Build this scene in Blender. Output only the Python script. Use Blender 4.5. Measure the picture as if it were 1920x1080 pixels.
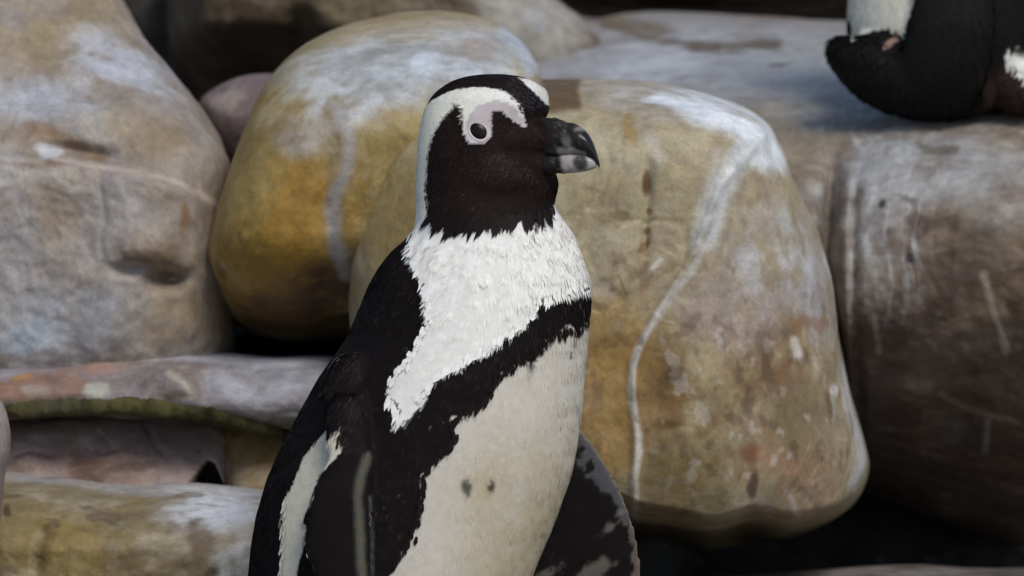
import bpy, math, random
import numpy as np
from mathutils import Vector, Matrix
from mathutils.bvhtree import BVHTree

for _o in list(bpy.data.objects):
    bpy.data.objects.remove(_o)
random.seed(7)
RNG = np.random.default_rng(11)
SC = bpy.context.scene
COL = SC.collection

# ------------------------------------------------------------------ camera
PITCH = math.radians(8.0)
D0 = 4.0                                   # distance to the penguin
S = 0.75 / 1920 / D0                       # metres per photo pixel per metre of distance
CAM = np.array([0.0, 0.0, 1.00])
R_ = np.array([1.0, 0.0, 0.0])
F_ = np.array([0.0, math.cos(PITCH), -math.sin(PITCH)])
U_ = np.array([0.0, math.sin(PITCH), math.cos(PITCH)])
cam_d = bpy.data.cameras.new('camera')
cam_d.sensor_width = 36.0
cam_d.lens = 36.0 * D0 / 0.75
cam_d.clip_start = 0.1
cam_d.clip_end = 2000.0
cam_d.dof.use_dof = True
cam_d.dof.focus_distance = D0 - 0.04
cam_d.dof.aperture_fstop = 8.5
cam_o = bpy.data.objects.new('camera', cam_d)
cam_o.location = CAM
cam_o.rotation_euler = (math.radians(90) - PITCH, 0, 0)
COL.objects.link(cam_o)
SC.camera = cam_o

# ------------------------------------------------------------------ world, sun, exposure
SUN_DIR = Vector((0.32, -0.52, 0.80)).normalized()      # towards the sun
elev = math.asin(SUN_DIR.z)
azim = math.atan2(SUN_DIR.x, SUN_DIR.y)
W = bpy.data.worlds.new('World')
SC.world = W
W.use_nodes = True
nt = W.node_tree
sky = nt.nodes.new('ShaderNodeTexSky')
sky.sky_type = 'NISHITA'
sky.sun_disc = False
sky.sun_elevation = elev
sky.sun_rotation = azim
sky.air_density = 1.0
sky.dust_density = 1.5
sky.ozone_density = 0.6
bg = nt.nodes['Background']
bg.inputs['Strength'].default_value = 0.095
nt.links.new(sky.outputs[0], bg.inputs['Color'])
sun_d = bpy.data.lights.new('sun', 'SUN')
sun_d.energy = 1.3
sun_d.angle = math.radians(24)
sun_d.color = (1.0, 0.965, 0.865)
sun_o = bpy.data.objects.new('sun', sun_d)
sun_o.rotation_euler = SUN_DIR.to_track_quat('Z', 'Y').to_euler()
sun_o.location = (0, 0, 5)
COL.objects.link(sun_o)
SC.view_settings.view_transform = 'Standard'
SC.view_settings.look = 'None'
SC.view_settings.exposure = 0.58
SC.view_settings.gamma = 1.0
SC.view_settings.use_curve_mapping = False

# ------------------------------------------------------------------ maths helpers
def P(px, py, d):
    px = np.asarray(px, float); py = np.asarray(py, float); d = np.asarray(d, float)
    return CAM + d[..., None] * (F_ + ((px - 960) * S)[..., None] * R_ - ((py - 540) * S)[..., None] * U_)

def PIX(v):
    q = v - CAM
    d = q @ F_
    return 960 + (q @ R_) / d / S, 540 - (q @ U_) / d / S, d

def srgb(c):
    c = np.asarray(c, float) / 255.0
    return np.where(c <= 0.04045, c / 12.92, ((c + 0.055) / 1.055) ** 2.4)

def sstep(a, b, x):
    t = np.clip((x - a) / (b - a), 0, 1)
    return t * t * (3 - 2 * t)

def _h(x, y, z, s):
    h = (x * np.uint32(374761393) + y * np.uint32(668265263) + z * np.uint32(2147483647 - 17) + np.uint32(s) * np.uint32(974711))
    h = (h ^ (h >> np.uint32(13))) * np.uint32(1274126177)
    h = (h ^ (h >> np.uint32(16))) * np.uint32(2246822519)
    return h ^ (h >> np.uint32(15))

def noise(p, seed=0):
    """gradient noise, about -1..1"""
    i = np.floor(p)
    f = p - i
    i = i.astype(np.int64).astype(np.uint32)
    u = f * f * f * (f * (f * 6 - 15) + 10)
    out = 0
    for dx in (0, 1):
        wx = u[:, 0] if dx else 1 - u[:, 0]
        for dy in (0, 1):
            wy = u[:, 1] if dy else 1 - u[:, 1]
            for dz in (0, 1):
                wz = u[:, 2] if dz else 1 - u[:, 2]
                h = _h(i[:, 0] + np.uint32(dx), i[:, 1] + np.uint32(dy), i[:, 2] + np.uint32(dz), seed)
                gx = (h & np.uint32(1023)).astype(float) / 511.5 - 1
                gy = ((h >> np.uint32(10)) & np.uint32(1023)).astype(float) / 511.5 - 1
                gz = ((h >> np.uint32(20)) & np.uint32(1023)).astype(float) / 511.5 - 1
                out = out + wx * wy * wz * (gx * (f[:, 0] - dx) + gy * (f[:, 1] - dy) + gz * (f[:, 2] - dz))
    return out * 1.6

def fbm(p, freq, octv=4, gain=0.5, seed=0, stretch=(1, 1, 1)):
    q = p * freq * np.array(stretch)
    a = 1.0
    t = 0
    n = 0
    for k in range(octv):
        t = t + a * noise(q + 17.3 * k + seed * 3.1, seed + k)
        n += a
        a *= gain
        q = q * 2.03
    return t / n * 1.3

def catmull(pts, n, closed=True):
    pts = np.asarray(pts, float)
    m = len(pts)
    out = []
    segs = m if closed else m - 1
    for k in range(segs):
        if closed:
            a, b, c, d = pts[(k - 1) % m], pts[k], pts[(k + 1) % m], pts[(k + 2) % m]
        else:
            a, b, c, d = pts[max(k - 1, 0)], pts[k], pts[k + 1], pts[min(k + 2, m - 1)]
        t = np.linspace(0, 1, 24, endpoint=False)[:, None]
        out.append(0.5 * (2 * b + (c - a) * t + (2 * a - 5 * b + 4 * c - d) * t ** 2 + (3 * b - a - 3 * c + d) * t ** 3))
    out = np.concatenate(out + ([] if closed else [pts[-1:]]))
    ring = np.vstack([out, out[:1]]) if closed else out
    L = np.concatenate([[0], np.cumsum(np.linalg.norm(np.diff(ring, axis=0), axis=1))])
    t = np.linspace(0, L[-1], n, endpoint=not closed)
    return np.stack([np.interp(t, L, ring[:, j]) for j in range(ring.shape[1])], 1)

def seg_dist(x, y, line):
    """distance to a polyline and the y of the nearest point"""
    best = np.full(x.shape, 1e9)
    for (ax, ay), (bx, by) in zip(line[:-1], line[1:]):
        vx, vy = bx - ax, by - ay
        t = np.clip(((x - ax) * vx + (y - ay) * vy) / (vx * vx + vy * vy + 1e-9), 0, 1)
        best = np.minimum(best, np.hypot(x - ax - t * vx, y - ay - t * vy))
    return best

def poly_sd(x, y, poly):
    """signed distance to a polygon, positive inside"""
    inside = np.zeros(x.shape, bool)
    n = len(poly)
    for k in range(n):
        ax, ay = poly[k]
        bx, by = poly[(k + 1) % n]
        if ay == by:
            continue
        c = ((ay > y) != (by > y)) & (x < (bx - ax) * (y - ay) / (by - ay) + ax)
        inside ^= c
    d = seg_dist(x, y, list(poly) + [poly[0]])
    return np.where(inside, d, -d)

# ------------------------------------------------------------------ mesh helpers
def new_mesh(name, v, faces, mat, cols=None, parent=None, smooth=True, normals=None):
    me = bpy.data.meshes.new(name)
    v = np.asarray(v, np.float32)
    me.vertices.add(len(v))
    me.vertices.foreach_set('co', v.ravel())
    faces = [np.asarray(f, np.int32) for f in faces if len(f)]
    tot = np.concatenate([np.full(len(f), f.shape[1], np.int32) for f in faces])
    idx = np.concatenate([f.ravel() for f in faces])
    me.loops.add(len(idx))
    me.loops.foreach_set('vertex_index', idx)
    me.polygons.add(len(tot))
    me.polygons.foreach_set('loop_start', np.concatenate([[0], np.cumsum(tot)[:-1]]).astype(np.int32))
    me.polygons.foreach_set('loop_total', tot)
    if smooth:
        me.polygons.foreach_set('use_smooth', np.ones(len(tot), bool))
    me.update(calc_edges=True)
    if cols is not None:
        at = me.color_attributes.new('Col', 'FLOAT_COLOR', 'POINT')
        c = np.ones((len(v), 4), np.float32)
        c[:, :np.shape(cols)[1]] = cols
        at.data.foreach_set('color', c.ravel())
    if normals is not None:
        me.normals_split_custom_set_from_vertices(normals)
    me.materials.append(mat)
    o = bpy.data.objects.new(name, me)
    COL.objects.link(o)
    if parent is not None:
        o.parent = parent
        o.matrix_parent_inverse = parent.matrix_world.inverted()
    return o

def tag(o, label=None, cat=None, group=None, kind=None):
    if label: o['label'] = label
    if cat: o['category'] = cat
    if group: o['group'] = group
    if kind: o['kind'] = kind
    return o

def nodes_of(name):
    m = bpy.data.materials.new(name)
    m.use_nodes = True
    return m, m.node_tree, m.node_tree.nodes['Principled BSDF']

def rock_material(name, rough=0.62, bump=0.13):
    m, t, b = nodes_of(name)
    N, Lk = t.nodes.new, t.links.new
    at = N('ShaderNodeAttribute'); at.attribute_name = 'Col'
    tc = N('ShaderNodeTexCoord')
    n1 = N('ShaderNodeTexNoise'); n1.inputs['Scale'].default_value = 95; n1.inputs['Detail'].default_value = 7; n1.inputs['Roughness'].default_value = 0.65
    n2 = N('ShaderNodeTexNoise'); n2.inputs['Scale'].default_value = 420; n2.inputs['Detail'].default_value = 4; n2.inputs['Roughness'].default_value = 0.6
    n3 = N('ShaderNodeTexNoise'); n3.inputs['Scale'].default_value = 38; n3.inputs['Detail'].default_value = 5
    for n in (n1, n2, n3): Lk(tc.outputs['Object'], n.inputs['Vector'])
    r1 = N('ShaderNodeMapRange'); r1.inputs['From Min'].default_value = 0.3; r1.inputs['From Max'].default_value = 0.7
    r1.inputs['To Min'].default_value = 0.80; r1.inputs['To Max'].default_value = 1.18
    Lk(n1.outputs['Fac'], r1.inputs['Value'])
    r2 = N('ShaderNodeMapRange'); r2.inputs['From Min'].default_value = 0.3; r2.inputs['From Max'].default_value = 0.7
    r2.inputs['To Min'].default_value = 0.84; r2.inputs['To Max'].default_value = 1.15
    Lk(n2.outputs['Fac'], r2.inputs['Value'])
    mu = N('ShaderNodeMath'); mu.operation = 'MULTIPLY'
    Lk(r1.outputs[0], mu.inputs[0]); Lk(r2.outputs[0], mu.inputs[1])
    vm = N('ShaderNodeVectorMath'); vm.operation = 'SCALE'
    Lk(at.outputs['Color'], vm.inputs[0]); Lk(mu.outputs[0], vm.inputs['Scale'])
    # pale mineral flecks
    rf = N('ShaderNodeMapRange'); rf.inputs['From Min'].default_value = 0.63; rf.inputs['From Max'].default_value = 0.72
    rf.inputs['To Max'].default_value = 0.13
    Lk(n3.outputs['Fac'], rf.inputs['Value'])
    mx = N('ShaderNodeMix'); mx.data_type = 'RGBA'
    mx.inputs['B'].default_value = (0.55, 0.53, 0.5, 1)
    Lk(rf.outputs[0], mx.inputs['Factor']); Lk(vm.outputs[0], mx.inputs['A'])
    Lk(mx.outputs['Result'], b.inputs['Base Color'])
    rr = N('ShaderNodeMapRange'); rr.inputs['To Min'].default_value = rough - 0.14; rr.inputs['To Max'].default_value = rough + 0.18
    Lk(n1.outputs['Fac'], rr.inputs['Value']); Lk(rr.outputs[0], b.inputs['Roughness'])
    b.inputs['Specular IOR Level'].default_value = 0.4
    bp = N('ShaderNodeBump'); bp.inputs['Strength'].default_value = bump; bp.inputs['Distance'].default_value = 0.004
    ad = N('ShaderNodeMath'); ad.operation = 'MULTIPLY_ADD'; ad.inputs[1].default_value = 0.35
    Lk(n2.outputs['Fac'], ad.inputs[0]); Lk(n1.outputs['Fac'], ad.inputs[2])
    Lk(ad.outputs[0], bp.inputs['Height']); Lk(bp.outputs[0], b.inputs['Normal'])
    return m

def attr_material(name, rough=0.6, spec=0.3, sheen=0.0, coat=0.0):
    m, t, b = nodes_of(name)
    at = t.nodes.new('ShaderNodeAttribute'); at.attribute_name = 'Col'
    tc = t.nodes.new('ShaderNodeTexCoord')
    n = t.nodes.new('ShaderNodeTexNoise'); n.inputs['Scale'].default_value = 180; n.inputs['Detail'].default_value = 3
    t.links.new(tc.outputs['Object'], n.inputs['Vector'])
    r = t.nodes.new('ShaderNodeMapRange'); r.inputs['To Min'].default_value = 0.82; r.inputs['To Max'].default_value = 1.14
    t.links.new(n.outputs['Fac'], r.inputs['Value'])
    vm = t.nodes.new('ShaderNodeVectorMath'); vm.operation = 'SCALE'
    t.links.new(at.outputs['Color'], vm.inputs[0]); t.links.new(r.outputs[0], vm.inputs['Scale'])
    t.links.new(vm.outputs[0], b.inputs['Base Color'])
    b.inputs['Roughness'].default_value = rough
    b.inputs['Specular IOR Level'].default_value = spec
    b.inputs['Coat Weight'].default_value = coat
    b.inputs['Coat Roughness'].default_value = 0.15
    return m

ROCK = rock_material('weathered_quartzite')
MAT_MOSS = attr_material('moss', 0.9, 0.1)
MAT_FEATHER = attr_material('feather', 0.60, 0.085)
MAT_SKIN = attr_material('plumage_skin', 0.7, 0.06)
MAT_BEAK = attr_material('beak_horn', 0.30, 0.22)
_t = MAT_BEAK.node_tree
_a = [n for n in _t.nodes if n.type == 'ATTRIBUTE'][0]
_t.links.new(_a.outputs['Alpha'], _t.nodes['Principled BSDF'].inputs['Roughness'])

# ------------------------------------------------------------------ rocks
AK = 0.72            # albedo scale of the stone palettes

def paint(v, pal, layers, seed, pfreq=7.0, stretch=(1, 1, 1), veil=0.36):
    """stone colour at each vertex: mottled palette, then stains with shapes of their own and some painted light and shade"""
    x, y, d = PIX(v)
    wx = fbm(v, 9, 4, 0.55, seed + 40)
    wy = fbm(v, 9, 4, 0.55, seed + 50)
    fine = fbm(v, 45, 4, 0.6, seed + 60)
    mid = fbm(v, 22, 4, 0.6, seed + 70)
    fa = fbm(v, pfreq, 5, 0.6, seed + 20, stretch)
    fb = fbm(v, pfreq * 1.9, 5, 0.65, seed + 30, stretch)
    a = sstep(-0.30, 0.40, fa)
    b = sstep(-0.15, 0.50, fb)
    fields = (fb, wx * 0.6 + mid * 0.7, -fb, wy * 0.6 - mid * 0.7, fa * 0.6 + mid * 0.6)
    nw = 0
    c0, c1, c2 = [srgb(c) for c in pal]
    col = c0 * (1 - a)[:, None] + c1 * a[:, None]
    col = col * (1 - 0.75 * b)[:, None] + c2 * (0.75 * b)[:, None]
    lil = (veil * sstep(0.02, 0.5, mid * 0.8 + fine * 0.6))[:, None]
    col = col * (1 - lil) + srgb((170, 166, 150)) * lil
    col = col * (1 + 0.26 * mid + 0.22 * fine)[:, None]
    for L in layers:
        kind = L[0]
        if kind == 'blob':          # cx, cy, rx, ry, rot, colour, strength, raggedness
            _, cx, cy, rx, ry, rot, c, st, rag = L
            ca, sa = math.cos(math.radians(rot)), math.sin(math.radians(rot))
            dx, dy = x + 55 * rag * wx - cx, y + 55 * rag * wy - cy
            u = (dx * ca + dy * sa) / rx
            w = (-dx * sa + dy * ca) / ry
            m = st * sstep(1.25, 0.55, np.hypot(u, w) + 0.55 * rag * mid + 0.3 * rag * fine)
        elif kind == 'line':        # points, width, colour, strength, raggedness
            _, pts, wd, c, st, rag = L
            q = catmull(pts, 60, False)
            dd = seg_dist(x + 10 * rag * wx + 4 * rag * mid, y + 10 * rag * wy, [tuple(k) for k in q])
            m = st * sstep(1.75, 0.2, dd / wd + 0.7 * rag * mid + 0.55 * rag * fine)
        elif kind == 'poly':
            _, pts, edge, c, st, rag = L
            sd = poly_sd(x + 22 * rag * wx, y + 22 * rag * wy, pts)
            m = st * sstep(-edge, edge, sd + rag * 18 * mid)
        elif kind == 'streaks':     # vertical run-down streaks within an ellipse
            _, cx, cy, rx, ry, c, st = L
            e = sstep(1.2, 0.5, np.hypot((x - cx) / rx, (y - cy) / ry))
            sx = x + 30 * wx
            k = 0.35 * mid + fbm(np.stack([sx / 15.0 + 0.8 * wy, y / 150.0, x * 0], 1), 1.0, 4, 0.6, seed + 80)
            m = st * e * sstep(0.0, 0.5, k)
        elif kind == 'spots':
            _, cx, cy, rx, ry, c, st, fr, th = L
            e = sstep(1.15, 0.7, np.hypot((x - cx) / rx, (y - cy) / ry))
            m = st * e * sstep(th, th + 0.16, fbm(v, fr, 3, 0.5, seed + 90))
        elif kind == 'wash':        # patchy veil over an ellipse
            _, cx, cy, rx, ry, rot, c, st, fr = L
            ca, sa = math.cos(math.radians(rot)), math.sin(math.radians(rot))
            u = ((x - cx) * ca + (y - cy) * sa) / rx
            w = (-(x - cx) * sa + (y - cy) * ca) / ry
            e = sstep(1.25, 0.35, np.hypot(u, w) + 0.2 * wx)
            m = st * e * sstep(-0.50, 0.22, fields[nw % 5] + 0.3 * fine)
            nw += 1
        m = np.clip(m, 0, 1)[:, None]
        cc = srgb(c) * (1 + 0.20 * mid + 0.20 * fine)[:, None]
        col = col * (1 - m) + cc * m
    lum = (col @ np.array([0.3, 0.55, 0.15]))[:, None]
    col = col * 0.97 + 0.03 * lum
    return np.clip(col * AK, 0.004, 0.85)

def smooth_interp(t, table, w=22):
    xs = [k[0] for k in table]; ys = [k[1] for k in table]
    r = 0
    for o in (-1.5, -1, -0.5, 0, 0.5, 1, 1.5):
        r = r + np.interp(t + o * w, xs, ys)
    return r / 7

def rock(name, outline, d, tf, tb, label, pal, layers=(), seed=0, nth=420, nph=150, n=2.6, ycurve=None, xcurve=None,
         sculpt=None, big=0.012, mid=0.005, veil=0.36, crk=1.0, centre=None, lean=0.0, pfreq=7.0, stretch=(1, 1, 1), cat='boulder', kind=None, back=26):
    ol = catmull(outline, nth)
    ctr = np.array(centre if centre is not None else ol.mean(0), float)
    def profile(t, m, half):
        ph = np.linspace(0, math.pi / 2, 400)
        s = np.sin(ph) ** (2 / n)
        w = np.cos(ph) ** (2 / n)
        R0 = np.linalg.norm(ol - ctr, axis=1).mean() * S * d
        L = np.concatenate([[0], np.cumsum(np.hypot(np.diff(s) * R0, np.diff(w) * t))])
        q = np.linspace(0, L[-1], m)
        return np.interp(q, L, s), np.interp(q, L, w)
    s1, w1 = profile(tf, nph, 0)
    s2, w2 = profile(tb, back, 1)
    s = np.concatenate([s1[1:], s2[::-1][1:-1]])
    off = np.concatenate([-tf * w1[1:], tb * w2[::-1][1:-1]])
    rings = ctr + s[:, None, None] * (ol - ctr)[None]
    px = rings[..., 0].ravel(); py = rings[..., 1].ravel()
    dep = d + np.repeat(off, nth)
    front = np.repeat(np.concatenate([np.ones(len(s1) - 1), np.linspace(1, 0, len(s2) - 2)]), nth)
    px = np.concatenate([px, [ctr[0], ctr[0]]]); py = np.concatenate([py, [ctr[1], ctr[1]]])
    dep = np.concatenate([dep, [d - tf, d + tb]]); front = np.concatenate([front, [1, 0]])
    if ycurve: dep = dep + smooth_interp(py, ycurve)
    if xcurve: dep = dep + smooth_interp(px, xcurve)
    dep = dep + lean * (ctr[1] - py) * S * d
    v = P(px, py, dep)
    if sculpt is not None:
        v = v - F_[None] * (sculpt(px, py) * front)[:, None]
    c3 = P(ctr[0], ctr[1], d)
    rad = v - c3
    rad = rad / (np.linalg.norm(rad, axis=1)[:, None] + 1e-6)
    rad = rad * 0.6 - 0.6 * F_[None] * front[:, None]
    cr = np.abs(fbm(v, 6.5, 3, 0.5, seed + 8))
    cm = sstep(-0.05, 0.35, fbm(v, 4.0, 2, 0.5, seed + 9))
    crease = -0.0045 * crk * np.exp(-(cr / 0.045) ** 2) * cm
    pits = -0.0035 * crk * sstep(0.34, 0.52, fbm(v, 34.0, 2, 0.5, seed + 11)) * cm
    v = v + rad * (big * fbm(v, 5.0, 3, 0.5, seed + 1) + mid * fbm(v, 19.0, 4, 0.6, seed + 5) + crease + pits)[:, None]
    k = len(s)
    i = np.arange(k - 1)[:, None] * nth
    j = np.arange(nth)[None]
    j2 = (j + 1) % nth
    quads = np.stack([i + j, i + j2, i + nth + j2, i + nth + j], -1).reshape(-1, 4)
    a = np.arange(nth)
    tri = np.concatenate([np.stack([np.full(nth, k * nth), (a + 1) % nth, a], 1),
                          np.stack([np.full(nth, k * nth + 1), (k - 1) * nth + a, (k - 1) * nth + (a + 1) % nth], 1)])
    # outline runs clockwise or not: make normals point outwards
    area = np.sum(ol[:, 0] * np.roll(ol[:, 1], -1) - np.roll(ol[:, 0], -1) * ol[:, 1])
    if area > 0:
        quads = quads[:, ::-1]; tri = tri[:, ::-1]
    col = paint(v, pal, layers, seed, pfreq, stretch, veil)
    o = new_mesh(name, v, [quads[:, ::-1], tri[:, ::-1]], ROCK, col)
    if kind: tag(o, kind=kind)
    else: tag(o, label, cat, 'boulders of the rock pile')
    return o

G = lambda x, y, cx, cy, rx, ry: np.exp(-((x - cx) / rx) ** 2 - ((y - cy) / ry) ** 2)
WHITE = (226, 230, 236)
OCHRE = (172, 128, 42)

# ---- A: the big pale boulder at the left
ridge = [(-300, 300), (-60, 288), (60, 296), (130, 300), (190, 308), (250, 326), (330, 350), (440, 398)]
def sculpt_a(x, y):
    yl = np.interp(x, [p[0] for p in ridge], [p[1] for p in ridge])
    s = y - yl
    fade = sstep(470, 330, x)
    r = 0.016 * sstep(-14, 8, s) * fade                       # lower face stands proud of the upper
    r -= 0.014 * G(x, s, 150, -18, 75, 16)                     # crack above the ledge
    r += 0.016 * G(x, y, 285, 470, 60, 45)
    r -= 0.034 * G(x, y, 318, 524, 34, 16)
    r -= 0.012 * G(x, y, 250, 505, 40, 12)
    r += 0.010 * G(x, y, 60, 130, 260, 30) + 0.006 * G(x, y, 200, 215, 120, 22)
    return r
rock('boulder', [(-420, -260), (0, -330), (150, -160), (215, -30), (235, 10), (262, 55), (292, 100), (335, 155), (378, 215), (412, 275), (430, 330), (436, 420), (446, 520),
                 (440, 610), (424, 690), (300, 770), (150, 790), (0, 790), (-200, 790), (-440, 720), (-520, 300)], 4.50, 0.16, 0.22,
     'big pale pinkish grey boulder with a cracked ledge, filling the upper left', ((164, 148, 132), (168, 160, 156), (150, 130, 106)),
     [('wash', 110, 50, 180, 110, 0, (158, 138, 100), 0.75, 8),
      ('wash', 230, 130, 130, 80, 30, (186, 188, 196), 0.9, 9), ('wash', 60, 190, 160, 50, 0, (184, 186, 192), 0.8, 9),
      ('wash', 270, 240, 110, 70, 25, (150, 128, 92), 0.6, 8),
      ('line', [(60, 235), (120, 260), (160, 285), (185, 296)], 12, (136, 98, 54), 0.65, 0.7),
      ('line', [(-10, 300), (60, 306), (110, 304)], 9, (120, 90, 52), 0.7, 0.8),
      ('line', [(100, 296), (200, 316), (270, 332), (340, 350), (410, 386)], 5, (206, 190, 176), 0.7, 1.0),  # last line paints the lit rim of the ledge
      ('blob', 88, 276, 28, 14, 20, (222, 224, 230), 0.8, 0.8),
      ('blob', 330, 425, 14, 22, 0, (150, 104, 50), 0.6, 1), ('blob', 250, 500, 60, 14, 15, (120, 84, 48), 0.6, 1),
      ('wash', 130, 600, 150, 70, 0, (188, 190, 198), 0.7, 10), ('blob', 40, 645, 60, 30, 0, (196, 204, 214), 0.8, 1.0),
      ('wash', 330, 600, 130, 60, 0, (150, 132, 104), 0.7, 8), ('wash', 10, 420, 60, 160, 0, (180, 176, 180), 0.6, 8)],
     seed=1, nth=430, nph=190, n=4.2, ycurve=[(-400, 0.30), (0, 0.14), (240, 0.02), (330, 0), (800, -0.01)], sculpt=sculpt_a, crk=0.5, centre=(60, 330))

# ---- B: the yellow rounded boulder
def sculpt_b(x, y):
    r = 0.010 * G(x, y, 500, 470, 90, 120) + 0.006 * G(x, y, 700, 150, 130, 60)
    r -= 0.006 * G(x, y, 612, 420, 22, 130)
    return r
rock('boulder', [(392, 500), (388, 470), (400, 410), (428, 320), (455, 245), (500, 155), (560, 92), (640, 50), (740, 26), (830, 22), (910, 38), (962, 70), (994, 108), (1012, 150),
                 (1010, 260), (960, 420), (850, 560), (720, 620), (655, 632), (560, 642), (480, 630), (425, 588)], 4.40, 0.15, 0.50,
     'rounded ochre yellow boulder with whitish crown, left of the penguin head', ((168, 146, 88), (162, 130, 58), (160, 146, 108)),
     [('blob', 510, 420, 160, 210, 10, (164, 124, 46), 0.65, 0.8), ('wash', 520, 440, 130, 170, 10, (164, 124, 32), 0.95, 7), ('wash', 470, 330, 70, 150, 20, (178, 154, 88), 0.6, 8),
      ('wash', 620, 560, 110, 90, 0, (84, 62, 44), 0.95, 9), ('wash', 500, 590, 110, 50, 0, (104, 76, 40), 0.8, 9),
      ('blob', 790, 125, 210, 62, -4, (184, 188, 190), 0.75, 1.0), ('wash', 760, 125, 250, 85, -6, (202, 207, 213), 1.0, 9), ('wash', 860, 130, 120, 40, 4, (206, 212, 220), 0.9, 9), ('wash', 640, 190, 80, 60, -30, (198, 200, 202), 0.9, 10),
      ('wash', 880, 75, 90, 40, 15, (168, 152, 134), 0.8, 9), ('wash', 720, 60, 190, 30, -4, (186, 170, 138), 0.7, 9),
      ('wash', 560, 250, 60, 50, 0, (190, 186, 178), 0.8, 11), ('wash', 720, 205, 46, 34, 0, (158, 112, 50), 0.95, 12),
      ('line', [(640, 215), (655, 260), (650, 310), (628, 370), (630, 440), (645, 520)], 13, (178, 172, 170), 0.85, 1.0),
      ('line', [(940, 60), (975, 95), (995, 140)], 10, (196, 204, 216), 0.7, 0.8),
      ('line', [(398, 470), (410, 540), (450, 600), (500, 632)], 5, (196, 172, 120), 0.6, 0.8),
      ('spots', 560, 500, 170, 160, (96, 66, 32), 0.55, 30, 0.25)],
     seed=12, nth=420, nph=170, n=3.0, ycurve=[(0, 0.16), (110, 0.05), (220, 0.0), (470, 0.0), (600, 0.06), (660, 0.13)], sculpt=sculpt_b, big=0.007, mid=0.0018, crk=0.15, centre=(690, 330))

# ---- C: the big face right behind the penguin
def sculpt_c(x, y):
    r = -0.005 * G(x, y, 1215, 360, 10, 60) - 0.004 * G(x, y, 1210, 440, 8, 40)
    vein = [(1440, 245), (1350, 350), (1305, 470), (1225, 600), (1188, 690), (1192, 850), (1190, 980)]
    dd = seg_dist(x, y, vein)
    r += 0.0035 * np.exp(-(dd / 9) ** 2)
    edge = np.interp(y, [150, 420, 600, 900, 1100], [1420, 1330, 1300, 1250, 1220])
    r -= 0.00014 * np.clip(x - edge, 0, 400)                    # the right facet turns away
    r += 0.012 * G(x, y, 1470, 880, 110, 90) - 0.010 * G(x, y, 1395, 880, 22, 60)
    r -= 0.012 * G(x, y, 1452, 262, 12, 26)
    e = smooth_interp(x, [(600, 955), (1150, 945), (1230, 962), (1370, 992), (1430, 972), (1500, 985), (1560, 968), (1640, 940)], 18) + 6 * np.sin(x / 47.0) + 3 * np.sin(x / 21.0 + 1)
    r -= 0.40 * sstep(e - 26, e + 100, y)
    return r
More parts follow.
